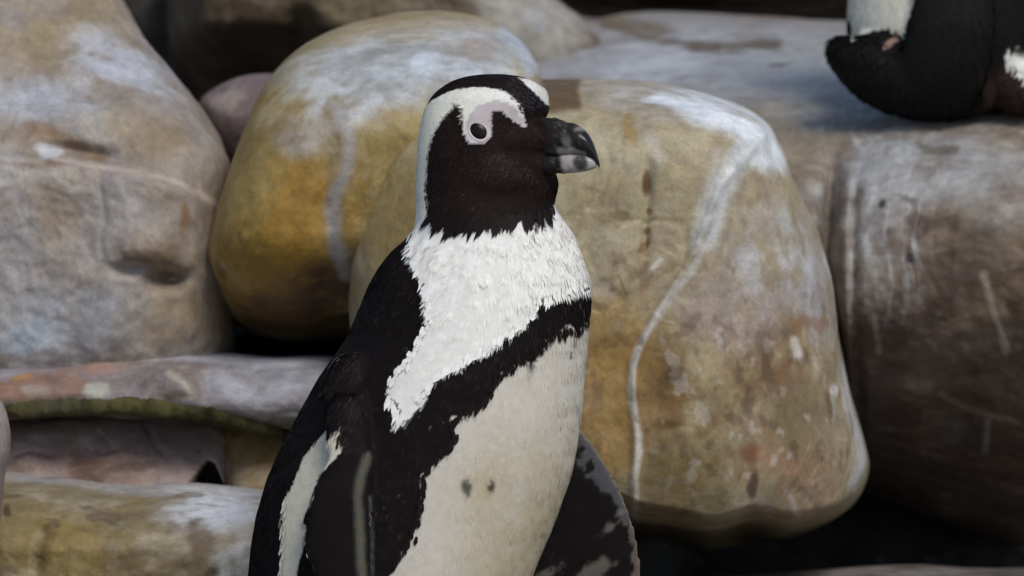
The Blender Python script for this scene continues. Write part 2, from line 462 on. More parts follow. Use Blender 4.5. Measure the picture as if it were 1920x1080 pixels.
rock('boulder', [(655, 600), (654, 500), (668, 400), (700, 320), (760, 250), (860, 180), (960, 150), (1040, 148), (1120, 148), (1210, 152), (1300, 170), (1385, 198), (1440, 232), (1468, 280), (1500, 355),
                 (1540, 440), (1562, 510), (1574, 585), (1580, 650), (1600, 740), (1624, 830), (1632, 885), (1606, 945), (1550, 1000), (1470, 1042), (1330, 1062), (1100, 1070), (850, 1050), (720, 900), (670, 740)],
     4.32, 0.13, 0.50, 'large cream and rust boulder with white drip streaks, right behind the penguin', ((178, 162, 128), (172, 152, 110), (168, 152, 134)),
     [('blob', 720, 450, 80, 210, 0, (176, 144, 68), 0.6, 0.8), ('blob', 1130, 740, 120, 190, 0, (158, 118, 44), 0.65, 0.9), ('wash', 1150, 330, 200, 170, 0, (180, 168, 136), 0.85, 6), ('wash', 760, 420, 110, 200, 0, (172, 152, 98), 0.85, 7),
      ('wash', 1120, 720, 120, 150, 0, (160, 126, 60), 0.85, 7), ('wash', 1280, 790, 110, 190, 0, (122, 88, 38), 0.95, 8),
      ('wash', 1330, 900, 170, 90, 0, (106, 96, 52), 0.85, 9), ('wash', 1460, 700, 150, 180, 0, (128, 92, 60), 0.9, 9),
      ('wash', 1480, 890, 110, 80, 10, (164, 124, 96), 0.8, 8), ('wash', 1500, 790, 80, 90, 0, (112, 98, 60), 0.85, 10),
      ('wash', 1380, 590, 120, 90, 0, (176, 160, 152), 0.8, 11), ('wash', 1460, 480, 110, 110, 10, (196, 195, 198), 0.95, 11), ('wash', 1400, 370, 80, 90, 0, (170, 150, 132), 0.7, 10),
      ('wash', 1540, 560, 50, 100, 0, (190, 190, 196), 0.7, 12),
      ('wash', 1280, 195, 190, 42, 8, (200, 200, 202), 0.8, 10),
      ('poly', [(1240, 178), (1330, 180), (1400, 205), (1450, 240), (1478, 300), (1470, 330), (1420, 330), (1385, 300), (1380, 260), (1310, 230), (1215, 200)], 14, (240, 243, 246), 0.97, 1.0),
      ('line', [(1430, 270), (1375, 310), (1345, 370), (1318, 450)], 21, (224, 226, 226), 0.92, 0.9),
      ('line', [(1340, 290), (1325, 380), (1300, 470)], 9, (196, 190, 180), 0.6, 1.0),
      ('line', [(1318, 440), (1305, 490), (1255, 560), (1218, 615), (1190, 670), (1184, 740), (1194, 800), (1196, 850), (1188, 910), (1192, 985)], 6.5, (208, 202, 192), 0.9, 0.6),
      ('line', [(1200, 530), (1240, 490)], 6, (226, 220, 210), 0.85, 0.7),
      ('line', [(1222, 262), (1235, 300)], 12, (206, 200, 186), 0.5, 1.0),
      ('blob', 1196, 255, 16, 38, 0, (160, 126, 56), 0.7, 0.8),
      ('blob', 1213, 350, 10, 26, 0, (104, 64, 26), 0.9, 0.5), ('blob', 1214, 402, 6, 8, 0, (120, 80, 40), 0.8, 0.5), ('blob', 1213, 440, 9, 8, 0, (120, 80, 40), 0.8, 0.5),
      ('blob', 1210, 470, 16, 8, -35, (124, 86, 46), 0.8, 0.7), ('wash', 1205, 510, 16, 60, 0, (140, 108, 74), 0.7, 9),
      ('poly', [(1012, 140), (1088, 142), (1088, 205), (1020, 212)], 7, (104, 76, 30), 0.95, 0.35),
      ('blob', 1525, 615, 22, 24, 0, (140, 94, 42), 0.6, 0.8), ('line', [(1493, 640), (1500, 668)], 7, (226, 218, 206), 0.9, 0.6),
      ('blob', 1568, 748, 8, 14, 0, (226, 222, 218), 0.8, 0.5), ('line', [(1586, 690), (1596, 770), (1612, 830), (1614, 870), (1600, 910)], 11, (206, 202, 200), 0.9, 0.9),
      ('line', [(1400, 880), (1420, 930), (1440, 960)], 7, (202, 180, 164), 0.7, 1.0), ('line', [(1480, 930), (1495, 965)], 6, (206, 196, 186), 0.7, 0.8),
      ('blob', 1392, 830, 26, 18, 0, (126, 70, 40), 0.7, 1.0), ('blob', 1400, 885, 12, 24, 0, (60, 40, 26), 0.8, 0.8),
      ('spots', 1420, 700, 220, 280, (206, 198, 188), 0.38, 60, 0.28), ('spots', 1400, 800, 240, 200, (70, 50, 34), 0.45, 45, 0.22), ('spots', 1200, 700, 300, 340, (108, 78, 44), 0.4, 38, 0.22)],
     seed=23, nth=560, nph=240, n=4.2, ycurve=[(130, 0.13), (180, 0.045), (250, 0.0), (700, -0.005), (930, -0.005), (1080, 0.0)],
     xcurve=[(650, 0.03), (900, 0.0), (1350, 0.0), (1560, 0.035), (1640, 0.07)], sculpt=sculpt_c, big=0.008, mid=0.0022, crk=0.22, centre=(1150, 600))

# ---- D: small mauve boulder wedged behind
rock('boulder', [(372, 195), (400, 165), (450, 143), (510, 137), (580, 150), (620, 250), (560, 330), (470, 360), (420, 320), (385, 250)], 4.68, 0.08, 0.12,
     'small smooth mauve boulder wedged between pale and ochre boulders', ((126, 106, 104), (134, 116, 116), (116, 98, 98)), seed=31, nth=200, nph=60, n=2.2, big=0.003, mid=0.0015)

# ---- E: brown boulder behind the ochre one
def sculpt_e(x, y):
    lf = sstep(820, 480, x)
    return lf * (-0.24 * sstep(40, 170, y)) - 0.07 * G(x, y, 490, 105, 70, 36) - 0.03 * G(x, y, 560, 60, 25, 40) - 0.10 * sstep(390, 300, x)
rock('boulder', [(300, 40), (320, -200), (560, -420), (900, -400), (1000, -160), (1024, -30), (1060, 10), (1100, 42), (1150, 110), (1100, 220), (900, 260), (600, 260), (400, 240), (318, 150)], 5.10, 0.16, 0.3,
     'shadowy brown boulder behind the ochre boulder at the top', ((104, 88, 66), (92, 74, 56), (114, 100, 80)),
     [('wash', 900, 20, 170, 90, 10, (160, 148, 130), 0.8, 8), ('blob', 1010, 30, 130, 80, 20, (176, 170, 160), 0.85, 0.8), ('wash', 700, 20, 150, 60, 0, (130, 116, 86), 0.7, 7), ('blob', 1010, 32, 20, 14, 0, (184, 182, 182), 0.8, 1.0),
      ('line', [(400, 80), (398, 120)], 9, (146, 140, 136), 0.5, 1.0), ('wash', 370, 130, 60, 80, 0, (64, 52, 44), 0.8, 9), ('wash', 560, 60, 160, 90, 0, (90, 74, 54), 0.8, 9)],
     seed=42, nth=300, nph=110, n=3.0, sculpt=sculpt_e, veil=0.12)

# ---- F: broad flat-topped boulder at the right
def sculpt_f(x, y):
    cx = np.interp(y, [200, 300, 500, 800], [1590, 1562, 1556, 1570])
    r = -0.045 * np.exp(-((x - cx) / 18) ** 2) * sstep(260, 400, y)
    r -= 0.010 * np.exp(-((x - cx - 45) / 10) ** 2) * sstep(260, 420, y)
    r -= 0.02 * G(x, y, 1800, 770, 60, 50) - 0.014 * G(x, y, 1720, 740, 90, 30)
    r -= 0.016 * G(x, y, 1430, 82, 120, 9)
    r += 0.02 * G(x, y, 1850, 350, 160, 120)
    return r
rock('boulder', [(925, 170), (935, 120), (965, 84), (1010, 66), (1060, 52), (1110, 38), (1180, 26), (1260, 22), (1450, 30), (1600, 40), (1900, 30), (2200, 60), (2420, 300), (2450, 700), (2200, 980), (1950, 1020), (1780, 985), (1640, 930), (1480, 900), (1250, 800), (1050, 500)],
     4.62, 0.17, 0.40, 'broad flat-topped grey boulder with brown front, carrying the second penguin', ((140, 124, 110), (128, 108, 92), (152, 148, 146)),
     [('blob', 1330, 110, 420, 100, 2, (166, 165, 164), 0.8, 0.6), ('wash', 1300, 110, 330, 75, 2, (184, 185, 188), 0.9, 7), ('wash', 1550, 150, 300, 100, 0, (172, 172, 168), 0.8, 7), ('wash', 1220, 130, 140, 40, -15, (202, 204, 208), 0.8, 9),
      ('wash', 1480, 250, 120, 80, 0, (158, 144, 118), 0.6, 8), ('wash', 1180, 45, 100, 14, 8, (112, 92, 56), 0.8, 10), ('wash', 1010, 120, 80, 50, 0, (166, 164, 168), 0.9, 9),
      ('line', [(1130, 45), (1220, 65), (1300, 82), (1345, 88)], 8, (104, 84, 54), 0.7, 1.0),
      ('line', [(1300, 84), (1345, 88), (1400, 86), (1455, 82)], 9, (100, 82, 58), 0.8, 1.0), ('blob', 1455, 122, 22, 8, 0, (112, 104, 92), 0.7, 0.8),
      ('blob', 1800, 800, 420, 380, 0, (98, 80, 68), 0.9, 0.8), ('wash', 1840, 480, 170, 160, 0, (112, 92, 68), 0.85, 7), ('wash', 1700, 860, 260, 180, 0, (72, 58, 50), 0.85, 7), ('wash', 1650, 640, 80, 220, 0, (70, 58, 50), 0.8, 7),  # lower front darkened: shade put into the brown stone colour
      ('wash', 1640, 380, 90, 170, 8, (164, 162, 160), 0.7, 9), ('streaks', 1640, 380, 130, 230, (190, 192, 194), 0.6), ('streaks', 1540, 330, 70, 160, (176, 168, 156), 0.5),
      ('wash', 1740, 300, 190, 85, 4, (176, 177, 176), 0.75, 9), ('wash', 1880, 350, 110, 90, 0, (166, 164, 158), 0.6, 9),
      ('blob', 1653, 385, 6, 9, 0, (40, 34, 30), 0.9, 0.3), ('blob', 1714, 486, 9, 11, 0, (44, 32, 26), 0.9, 0.5),
      ('line', [(1720, 268), (1745, 280), (1790, 282)], 7, (112, 102, 86), 0.7, 0.8),
      ('line', [(1845, 520), (1865, 580), (1885, 655)], 7, (182, 168, 156), 0.7, 0.9), ('line', [(1640, 590), (1650, 660)], 5, (150, 136, 126), 0.6, 0.8),
      ('line', [(1770, 740), (1850, 775), (1910, 790)], 5, (150, 126, 106), 0.7, 0.9), ('line', [(1855, 785), (1850, 840)], 6, (150, 144, 138), 0.7, 0.5), ('blob', 1800, 800, 22, 34, 20, (96, 92, 84), 0.8, 0.7),
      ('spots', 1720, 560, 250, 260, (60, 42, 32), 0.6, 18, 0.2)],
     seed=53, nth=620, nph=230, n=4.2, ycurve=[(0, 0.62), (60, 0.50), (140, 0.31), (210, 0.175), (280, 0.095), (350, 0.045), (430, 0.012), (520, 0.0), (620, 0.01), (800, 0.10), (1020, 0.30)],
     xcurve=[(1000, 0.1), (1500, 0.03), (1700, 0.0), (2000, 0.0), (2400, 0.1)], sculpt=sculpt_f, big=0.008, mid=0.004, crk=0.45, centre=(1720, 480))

# ---- H: pale shelf at the lower left, with its mossy edge
def sculpt_h(x, y):
    return 0.012 * G(x, y, 330, 715, 60, 30) - 0.008 * G(x, y, 385, 720, 18, 30) + 0.006 * G(x, y, 120, 730, 80, 20)
rock('boulder', [(-260, 700), (-80, 690), (60, 686), (150, 674), (240, 663), (330, 661), (420, 664), (500, 669), (640, 668), (800, 700), (820, 800), (700, 840), (530, 826), (440, 806), (350, 792), (200, 782), (15, 788), (-200, 800), (-320, 760)],
     4.39, 0.11, 0.25, 'pale lilac rock shelf with a rust orange patch and mossy lower edge', ((152, 146, 150), (142, 128, 124), (164, 162, 170)),
     [('poly', [(-60, 712), (10, 712), (60, 700), (110, 696), (168, 714), (172, 748), (110, 758), (30, 764), (-80, 764)], 10, (146, 96, 54), 0.7, 1.0), ('wash', 300, 720, 160, 40, 0, (128, 112, 100), 0.7, 9),
      ('blob', 30, 715, 24, 10, 0, (186, 136, 62), 0.8, 1.0), ('blob', 190, 722, 30, 14, 0, (194, 192, 176), 0.8, 1.0), ('blob', 60, 745, 26, 14, 0, (190, 176, 160), 0.6, 1.0),
      ('wash', 150, 690, 100, 18, 0, (176, 128, 106), 0.7, 10), ('line', [(320, 700), (345, 715), (360, 745)], 7, (196, 190, 170), 0.7, 0.8), ('blob', 330, 735, 34, 18, 0, (138, 118, 100), 0.7, 1.0),
      ('wash', 500, 715, 140, 50, 0, (184, 186, 198), 0.9, 10), ('wash', 560, 745, 50, 20, 0, (140, 126, 130), 0.7, 12), ('line', [(230, 672), (320, 668), (420, 672), (520, 676), (610, 676)], 7, (196, 196, 202), 0.7, 0.8),
      ('line', [(15, 772), (150, 768), (250, 770), (350, 780), (450, 796), (540, 816)], 17, (70, 74, 30), 0.95, 0.6)],
     seed=64, nth=460, nph=110, n=5.0, ycurve=[(650, 0.06), (690, 0.032), (720, 0.014), (770, 0.0), (800, 0.02), (840, 0.08)], sculpt=sculpt_h, big=0.010, mid=0.007, centre=(240, 732))

# ---- I: mauve boulder in the recess under the shelf
def sculpt_i(x, y):
    return -0.10 * sstep(0, 16, poly_sd(x, y, [(338, 925), (372, 874), (386, 860), (402, 868), (428, 925)]))
rock('boulder', [(-160, 800), (60, 770), (250, 765), (400, 770), (440, 810), (430, 880), (400, 940), (250, 990), (0, 990), (-180, 960)], 4.40, 0.08, 0.2,
     'mauve boulder sunk in the recess under the mossy shelf', ((168, 142, 136), (170, 152, 150), (150, 126, 110)),
     [('wash', 120, 880, 130, 40, 0, (110, 80, 60), 0.8, 9), ('wash', 300, 850, 90, 50, 0, (134, 116, 112), 0.8, 10), ('blob', 250, 880, 60, 12, -5, (92, 74, 62), 0.6, 1.0)], seed=75, nth=300, nph=110, n=4.5, lean=0.9, sculpt=sculpt_i, big=0.006, mid=0.003)
rock('boulder', [(415, 800), (440, 770), (540, 770), (660, 800), (680, 900), (620, 960), (500, 990), (440, 960), (416, 880)], 4.39, 0.06, 0.15,
     'small ochre brown boulder in the recess beside the penguin back', ((156, 126, 74), (146, 112, 60), (140, 120, 88)), seed=77, nth=160, nph=50, n=4.0, lean=0.7, big=0.004, mid=0.003)

# ---- J: front boulder at the bottom left
def sculpt_j(x, y):
    return 0.008 * G(x, y, 330, 940, 90, 40) - 0.006 * G(x, y, 60, 1020, 22, 60)
rock('boulder', [(-200, 900), (-40, 878), (20, 879), (100, 890), (190, 908), (270, 914), (330, 906), (420, 912), (500, 920), (640, 940), (720, 1050), (720, 1300), (560, 1420), (200, 1440), (-150, 1400), (-280, 1150)],
     4.24, 0.12, 0.28, 'ochre and grey boulder with whitish top at the bottom left corner', ((146, 130, 92), (136, 120, 86), (158, 146, 124)),
     [('line', [(0, 884), (100, 896), (200, 914), (300, 916), (420, 916), (500, 924)], 13, (186, 180, 178), 0.85, 1.0),
      ('wash', 400, 950, 120, 50, 0, (216, 219, 224), 0.95, 11), ('wash', 440, 1030, 70, 70, 0, (196, 194, 196), 0.8, 12), ('blob', 345, 1000, 30, 24, 20, (100, 76, 52), 0.7, 1.0),
      ('wash', 130, 1030, 140, 90, 0, (140, 116, 56), 0.8, 8), ('line', [(75, 1000), (65, 1040), (60, 1080)], 8, (186, 170, 128), 0.7, 0.8), ('blob', 12, 965, 9, 12, 0, (70, 54, 32), 0.8, 0.6),
      ('wash', 300, 1060, 100, 40, 0, (96, 72, 44), 0.8, 10), ('spots', 200, 950, 240, 70, (96, 78, 54), 0.6, 30, 0.2), ('line', [(415, 1040), (422, 1080)], 9, (206, 208, 212), 0.7, 0.8), ('blob', 390, 1066, 16, 12, 0, (54, 42, 34), 0.8, 0.6)],
     seed=86, nth=420, nph=150, n=2.9, ycurve=[(870, 0.16), (905, 0.08), (940, 0.03), (1000, 0.0), (1400, 0.02)], sculpt=sculpt_j, big=0.006, mid=0.004, centre=(220, 1120))

# ---- K: sliver at the left edge
rock('boulder', [(-120, 720), (-40, 736), (0, 752), (16, 790), (20, 840), (10, 890), (2, 950), (-10, 1040), (-60, 1200), (-220, 1200), (-260, 900)], 4.12, 0.08, 0.12,
     'pinkish boulder just showing at the left edge of the photo', ((164, 150, 146), (156, 140, 134), (172, 164, 164)), seed=97, nth=200, nph=70, n=2.4, big=0.003, mid=0.002)

# ---- L: low ledge under the big boulders (right) and foot rocks
rock('boulder', [(640, 1110), (900, 1090), (1150, 1086), (1400, 1078), (1620, 1064), (1720, 1060), (1850, 1066), (2050, 1062), (2300, 1090), (2380, 1250), (2200, 1420), (1700, 1460), (1000, 1460), (640, 1400), (560, 1250)],
     4.42, 0.14, 0.3, 'low grey ledge along the bottom right under the big boulders', ((92, 82, 76), (80, 70, 63), (104, 97, 93)),
     [('wash', 1700, 1080, 200, 30, 0, (150, 144, 142), 0.8, 9)], seed=108, nth=260, nph=70, n=3.4, ycurve=[(1050, 0.22), (1100, 0.05), (1200, 0.0), (1500, 0.0)], big=0.006, mid=0.003)

# ---- M: rear boulders that close the pile
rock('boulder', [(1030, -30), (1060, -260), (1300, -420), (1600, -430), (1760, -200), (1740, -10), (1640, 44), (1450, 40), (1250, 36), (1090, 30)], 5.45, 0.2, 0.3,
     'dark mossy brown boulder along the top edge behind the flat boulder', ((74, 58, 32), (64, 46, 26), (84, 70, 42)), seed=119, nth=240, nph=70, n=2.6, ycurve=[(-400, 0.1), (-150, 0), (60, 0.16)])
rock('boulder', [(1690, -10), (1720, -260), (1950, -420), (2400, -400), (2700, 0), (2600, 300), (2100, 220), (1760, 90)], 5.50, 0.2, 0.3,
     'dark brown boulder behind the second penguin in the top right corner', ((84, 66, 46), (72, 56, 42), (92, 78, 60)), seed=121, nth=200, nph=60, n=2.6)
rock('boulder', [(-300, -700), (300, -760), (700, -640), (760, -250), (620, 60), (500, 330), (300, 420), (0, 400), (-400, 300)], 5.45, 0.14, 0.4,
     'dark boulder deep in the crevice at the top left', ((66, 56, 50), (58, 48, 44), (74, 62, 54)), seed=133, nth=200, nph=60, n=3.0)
rock('boulder', [(330, 680), (430, 612), (600, 600), (1000, 620), (1200, 760), (1280, 900), (1280, 1150), (1100, 1300), (600, 1300), (250, 1100)], 4.70, 0.10, 0.4,  # near-black palette paints the shade of the gap
     'boulder in the gap beneath the ochre boulder, shade painted into its colour', ((30, 25, 23), (27, 23, 21), (34, 29, 27)), seed=152, nth=160, nph=50, n=3.0, veil=0.0)
rock('boulder', [(1100, 900), (1500, 860), (2000, 850), (2500, 900), (2600, 1150), (2200, 1400), (1500, 1400), (1150, 1300)], 5.03, 0.06, 0.3,  # palette near black, so the deep shade here is painted in
     'boulder deep under the flat-topped boulder at the bottom right, painted near black for shade', ((34, 29, 26), (30, 26, 24), (40, 34, 31)), seed=158, nth=160, nph=40, n=3.0, veil=0.0)

# ---- moss along the shelf edge
def moss(parent):
    path = catmull([(12, 782), (90, 776), (170, 774), (240, 772), (320, 780), (400, 790), (470, 804), (535, 820), (600, 836)], 260, False)
    m = 22
    dd = 4.40 - 0.118
    bv = BVHTree.FromObject(parent, bpy.context.evaluated_depsgraph_get())
    V = []
    for k, (x, y) in enumerate(path):
        dr = P(x, y - 12, 1.0) - CAM
        hit = bv.ray_cast(Vector(CAM), Vector(dr).normalized())
        c = np.array(hit[0]) if hit[0] is not None else P(x, y, dd)
        ends = min(1, k / 12, (len(path) - 1 - k) / 12) + 0.02
        for j in range(m):
            a = 2 * math.pi * j / m
            V.append(c + ends * (math.cos(a) * 0.0072 * U_ + math.sin(a) * 0.0055 * F_))
    V = np.array(V)
    c0 = np.repeat(V.reshape(-1, m, 3).mean(1), m, 0)
    rad = (V - c0) / (np.linalg.norm(V - c0, axis=1)[:, None] + 1e-6)
    V = V + rad * (0.0018 * fbm(V, 50, 3, 0.6, 5) + 0.0010 * fbm(V, 260, 2, 0.6, 6))[:, None]
    n = len(path)
    i = np.arange(n - 1)[:, None] * m; j = np.arange(m)[None]
    q = np.stack([i + j, i + (j + 1) % m, i + m + (j + 1) % m, i + m + j], -1).reshape(-1, 4)
    t = sstep(-0.3, 0.4, fbm(V, 18, 4, 0.6, 9))[:, None]
    x, y, _ = PIX(V)
    g = sstep(60, 240, x)[:, None]
    c = (srgb((78, 74, 58)) * (1 - g) + srgb((34, 36, 18)) * g) * (1 - t) + t * srgb((74, 70, 44))
    c = c * (1 + 0.35 * fbm(V, 120, 2, 0.6, 13))[:, None]
    o = new_mesh('moss', V, [q], MAT_MOSS, np.clip(c, 0.005, 1), parent)
    tag(o, 'dark green moss growing along the lower edge of the shelf', kind='stuff')
shelf = [o for o in bpy.data.objects if o.get('label', '').startswith('pale lilac')][0]
bpy.context.view_layer.update()
moss(shelf)

# ---- ground
GZ = float(P(800, 1612, D0)[2])
gx = np.linspace(-1, 1, 161); gx = np.sign(gx) * (np.abs(gx) ** 4 * 600 + np.abs(gx) * 3)
gy = gx + 4.0
XX, YY = np.meshgrid(gx, gy)
gv = np.stack([XX.ravel(), YY.ravel(), np.zeros(XX.size)], 1)
gv[:, 2] = GZ + 0.006 * fbm(gv, 3.0, 3, 0.5, 3) - 0.002
i = np.arange(160)[:, None] * 161; j = np.arange(160)[None]
gq = np.stack([i + j, i + j + 1, i + 161 + j + 1, i + 161 + j], -1).reshape(-1, 4)
gc = srgb((104, 93, 80)) * (1 + 0.2 * fbm(gv, 4, 4, 0.6, 8))[:, None]
ground = new_mesh('ground', gv, [gq], ROCK, np.clip(gc, 0.01, 0.8))
tag(ground, kind='structure')

# ------------------------------------------------------------------ penguins
def loft(sl, m=48, wfun=None):
    """sl rows: y, xl, xr, half depth, depth centre (pixels of the photo); caps closed"""
    V = []
    for r in sl:
        y, xl, xr, b = r[:4]
        wc = r[4] if len(r) > 4 else 0.0
        tilt = r[5] if len(r) > 5 else 0.0            # depth change per px in x
        a = np.linspace(0, 2 * np.pi, m, endpoint=False)
        x = (xl + xr) / 2 + (xr - xl) / 2 * np.cos(a)
        w = wc + b * np.sin(a) + tilt * (x - (xl + xr) / 2)
        V.append(np.stack([x, np.full(m, y), w], 1))
    V = np.array(V)
    k = len(sl)
    V = V.reshape(-1, 3)
    i = np.arange(k - 1)[:, None] * m; j = np.arange(m)[None]
    q = np.stack([i + j, i + (j + 1) % m, i + m + (j + 1) % m, i + m + j], -1).reshape(-1, 4)
    top = V[:m].mean(0); bot = V[-m:].mean(0)
    V = np.vstack([V, top, bot])
    a = np.arange(m)
    t = np.concatenate([np.stack([np.full(m, k * m), (a + 1) % m, a], 1), np.stack([np.full(m, k * m + 1), (k - 1) * m + a, (k - 1) * m + (a + 1) % m], 1)])
    return V, q, t

def dense(sl, n):
    sl = np.array([list(r) + [0] * (6 - len(r)) for r in sl], float)
    L = np.concatenate([[0], np.cumsum(np.hypot(np.diff(sl[:, 0]), 0.5 * np.abs(np.diff(sl[:, 2] - sl[:, 1]))))])
    t = np.linspace(0, L[-1], n)
    out = []
    for j in range(6):
        y = sl[:, j]
        # monotone cubic
        h = np.diff(L); dl = np.diff(y) / h
        mm = np.zeros(len(y)); mm[0] = dl[0]; mm[-1] = dl[-1]
        for k in range(1, len(y) - 1):
            mm[k] = 0 if dl[k - 1] * dl[k] <= 0 else 2 * dl[k - 1] * dl[k] / (dl[k - 1] + dl[k])
        k = np.clip(np.searchsorted(L, t, 'right') - 1, 0, len(h) - 1)
        u = (t - L[k]) / h[k]
        out.append((2 * u ** 3 - 3 * u ** 2 + 1) * y[k] + (u ** 3 - 2 * u ** 2 + u) * h[k] * mm[k] + (-2 * u ** 3 + 3 * u ** 2) * y[k + 1] + (u ** 3 - u ** 2) * h[k] * mm[k + 1])
    return np.array(out).T

def ellipsoid(c, r, rot=None, nu=28, nv=16):
    u = np.linspace(0, 2 * np.pi, nu, endpoint=False); w = np.linspace(0, np.pi, nv)
    V = np.array([[math.sin(b) * math.cos(a), math.cos(b), math.sin(b) * math.sin(a)] for b in w for a in u]) * np.array(r)
    if rot is not None:
        V = V @ np.array(rot).T
    V = V + np.array(c)
    i = np.arange(nv - 1)[:, None] * nu; j = np.arange(nu)[None]
    q = np.stack([i + j, i + (j + 1) % nu, i + nu + (j + 1) % nu, i + nu + j], -1).reshape(-1, 4)
    return V, q, np.zeros((0, 3), int)

def merge_body(lobes, dist, voxel, smooth_it):
    """overlapping lobes (pixel space) -> one continuous skin; returns verts, quads, normals"""
    vs, qs, ts, n = [], [], [], 0
    for V, q, t in lobes:
        vs.append(V); qs.append(q + n); ts.append(t + n); n += len(V)
    V = np.vstack(vs)
    W3 = P(V[:, 0], V[:, 1], dist + V[:, 2] * S * dist)
    tmp = new_mesh('tmp', W3, [np.vstack(qs), np.vstack(ts)], MAT_SKIN)
    md = tmp.modifiers.new('r', 'REMESH'); md.mode = 'VOXEL'; md.voxel_size = voxel
    ms = tmp.modifiers.new('s', 'SMOOTH'); ms.iterations = smooth_it; ms.factor = 0.5
    dg = bpy.context.evaluated_depsgraph_get(); dg.update()
    ev = tmp.evaluated_get(dg)
    me = ev.to_mesh()
    v = np.empty(len(me.vertices) * 3); me.vertices.foreach_get('co', v); v = v.reshape(-1, 3)
    nm = np.empty(len(me.vertices) * 3); me.vertices.foreach_get('normal', nm); nm = nm.reshape(-1, 3)
    lt = np.empty(len(me.polygons), np.int32); me.polygons.foreach_get('loop_total', lt)
    li = np.empty(len(me.loops), np.int32); me.loops.foreach_get('vertex_index', li)
    assert (lt == 4).all()
    ev.to_mesh_clear()
    bpy.data.objects.remove(tmp)
    return v, li.reshape(-1, 4), nm

def vnormals(v, q):
    p = v[q]
    fn = np.cross(p[:, 2] - p[:, 0], p[:, 3] - p[:, 1])
    n = np.zeros_like(v)
    for k in range(4):
        np.add.at(n, q[:, k], fn)
    return n / (np.linalg.norm(n, axis=1)[:, None] + 1e-12)

def feathers(v, quads, nm, count, colour_at, flow_at, size_at, density_at, lift, seed, soft_at=None):
    """small overlapping feathers rooted all over a skin"""
    rg = np.random.default_rng(seed)
    p = v[quads]
    ar = 0.5 * np.linalg.norm(np.cross(p[:, 2] - p[:, 0], p[:, 3] - p[:, 1]), axis=1)
    cen = p.mean(1)
    pr = ar * density_at(cen)
    f = rg.choice(len(quads), count, p=pr / pr.sum())
    a, b = rg.random(count)[:, None], rg.random(count)[:, None]
    q = p[f]
    pos = (1 - a) * (1 - b) * q[:, 0] + a * (1 - b) * q[:, 1] + a * b * q[:, 2] + (1 - a) * b * q[:, 3]
    nq = nm[quads[f]]
    nn = (1 - a) * (1 - b) * nq[:, 0] + a * (1 - b) * nq[:, 1] + a * b * nq[:, 2] + (1 - a) * b * nq[:, 3]
    nn /= np.linalg.norm(nn, axis=1)[:, None] + 1e-9
    col, keep = colour_at(pos, nn)
    pos, nn, col = pos[keep], nn[keep], col[keep]
    n = len(pos)
    t = flow_at(pos)
    t = t + 0.10 * rg.normal(size=(n, 3)) + 0.28 * np.stack([fbm(pos, 30, 2, 0.5, seed + 1), fbm(pos, 30, 2, 0.5, seed + 2), fbm(pos, 30, 2, 0.5, seed + 3)], 1)
    t -= (t * nn).sum(1)[:, None] * nn
    t /= np.linalg.norm(t, axis=1)[:, None] + 1e-9
    sd = np.cross(nn, t)
    L, Wd = size_at(pos)
    L = L * rg.uniform(0.7, 1.3, n); Wd = Wd * rg.uniform(0.75, 1.25, n)
    sm = soft_at(pos) if soft_at is not None else np.ones(n)
    lf = (lift * sm + 0.012 * sm * rg.normal(size=n))[:, None]
    roll = (0.05 * sm * rg.normal(size=n))[:, None]
    up = nn
    sd2 = sd + roll * up
    L = L[:, None]; Wd = Wd[:, None]
    base = pos - 0.0004 * up
    mid_ = base + t * L * 0.45 + up * (L * lf * 0.8 + 0.0003)
    tip = base + t * L + up * (L * lf * 0.9)
    V = np.stack([base, mid_ + sd2 * Wd * 0.5, tip, mid_ - sd2 * Wd * 0.5], 1).reshape(-1, 3)
    quad = np.arange(n)[:, None] * 4 + np.array([[0, 3, 2, 1]])
    # soft barbs: shade mostly like the skin beneath, a little by each feather's own tilt
    own = nn - t * (lf * 0.5) + 0.5 * roll * sd + 0.025 * sm[:, None] * rg.normal(size=(n, 3))
    cv = (0.08 * sm)[:, None]
    NN = np.stack([own, own + cv * sd, own + 0.5 * cv * t, own - cv * sd], 1).reshape(-1, 3)
    NN /= np.linalg.norm(NN, axis=1)[:, None]
    return V, quad, np.repeat(col, 4, 0), NN

DOWN = -U_
BLACK = np.array([0.0078, 0.0058, 0.0060])
PW = np.array([0.85, 0.83, 0.785])

# ---------- the near penguin: silhouette measured in photo pixels, half depths from its anatomy
BODY = [(139, 908, 945, 12), (142, 882, 968, 34), (149, 855, 993, 54), (161, 832, 1013, 70), (179, 811, 1029, 81), (205, 796, 1030, 89), (235, 788, 1018, 94),
        (270, 783, 1012, 97), (300, 781, 1024, 98), (325, 780, 1044, 98), (345, 780, 1047, 99), (368, 780, 1043, 101), (386, 780, 1040, 104), (402, 779, 1050, 109), (425, 776, 1066, 117),
        (442, 766, 1076, 124), (465, 742, 1086, 134), (495, 716, 1097, 146), (530, 694, 1105, 158), (565, 679, 1108, 168), (600, 664, 1106, 176), (640, 645, 1103, 184),
        (680, 617, 1100, 191), (720, 591, 1096, 197), (770, 563, 1092, 204), (830, 531, 1083, 211), (880, 508, 1074, 217), (930, 491, 1058, 222), (990, 476, 1037, 226),
        (1050, 468, 1012, 229), (1120, 462, 985, 230), (1200, 462, 962, 226), (1300, 474, 940, 214), (1400, 505, 912, 190), (1480, 560, 870, 150), (1540, 620, 820, 110), (1575, 660, 780, 70)]
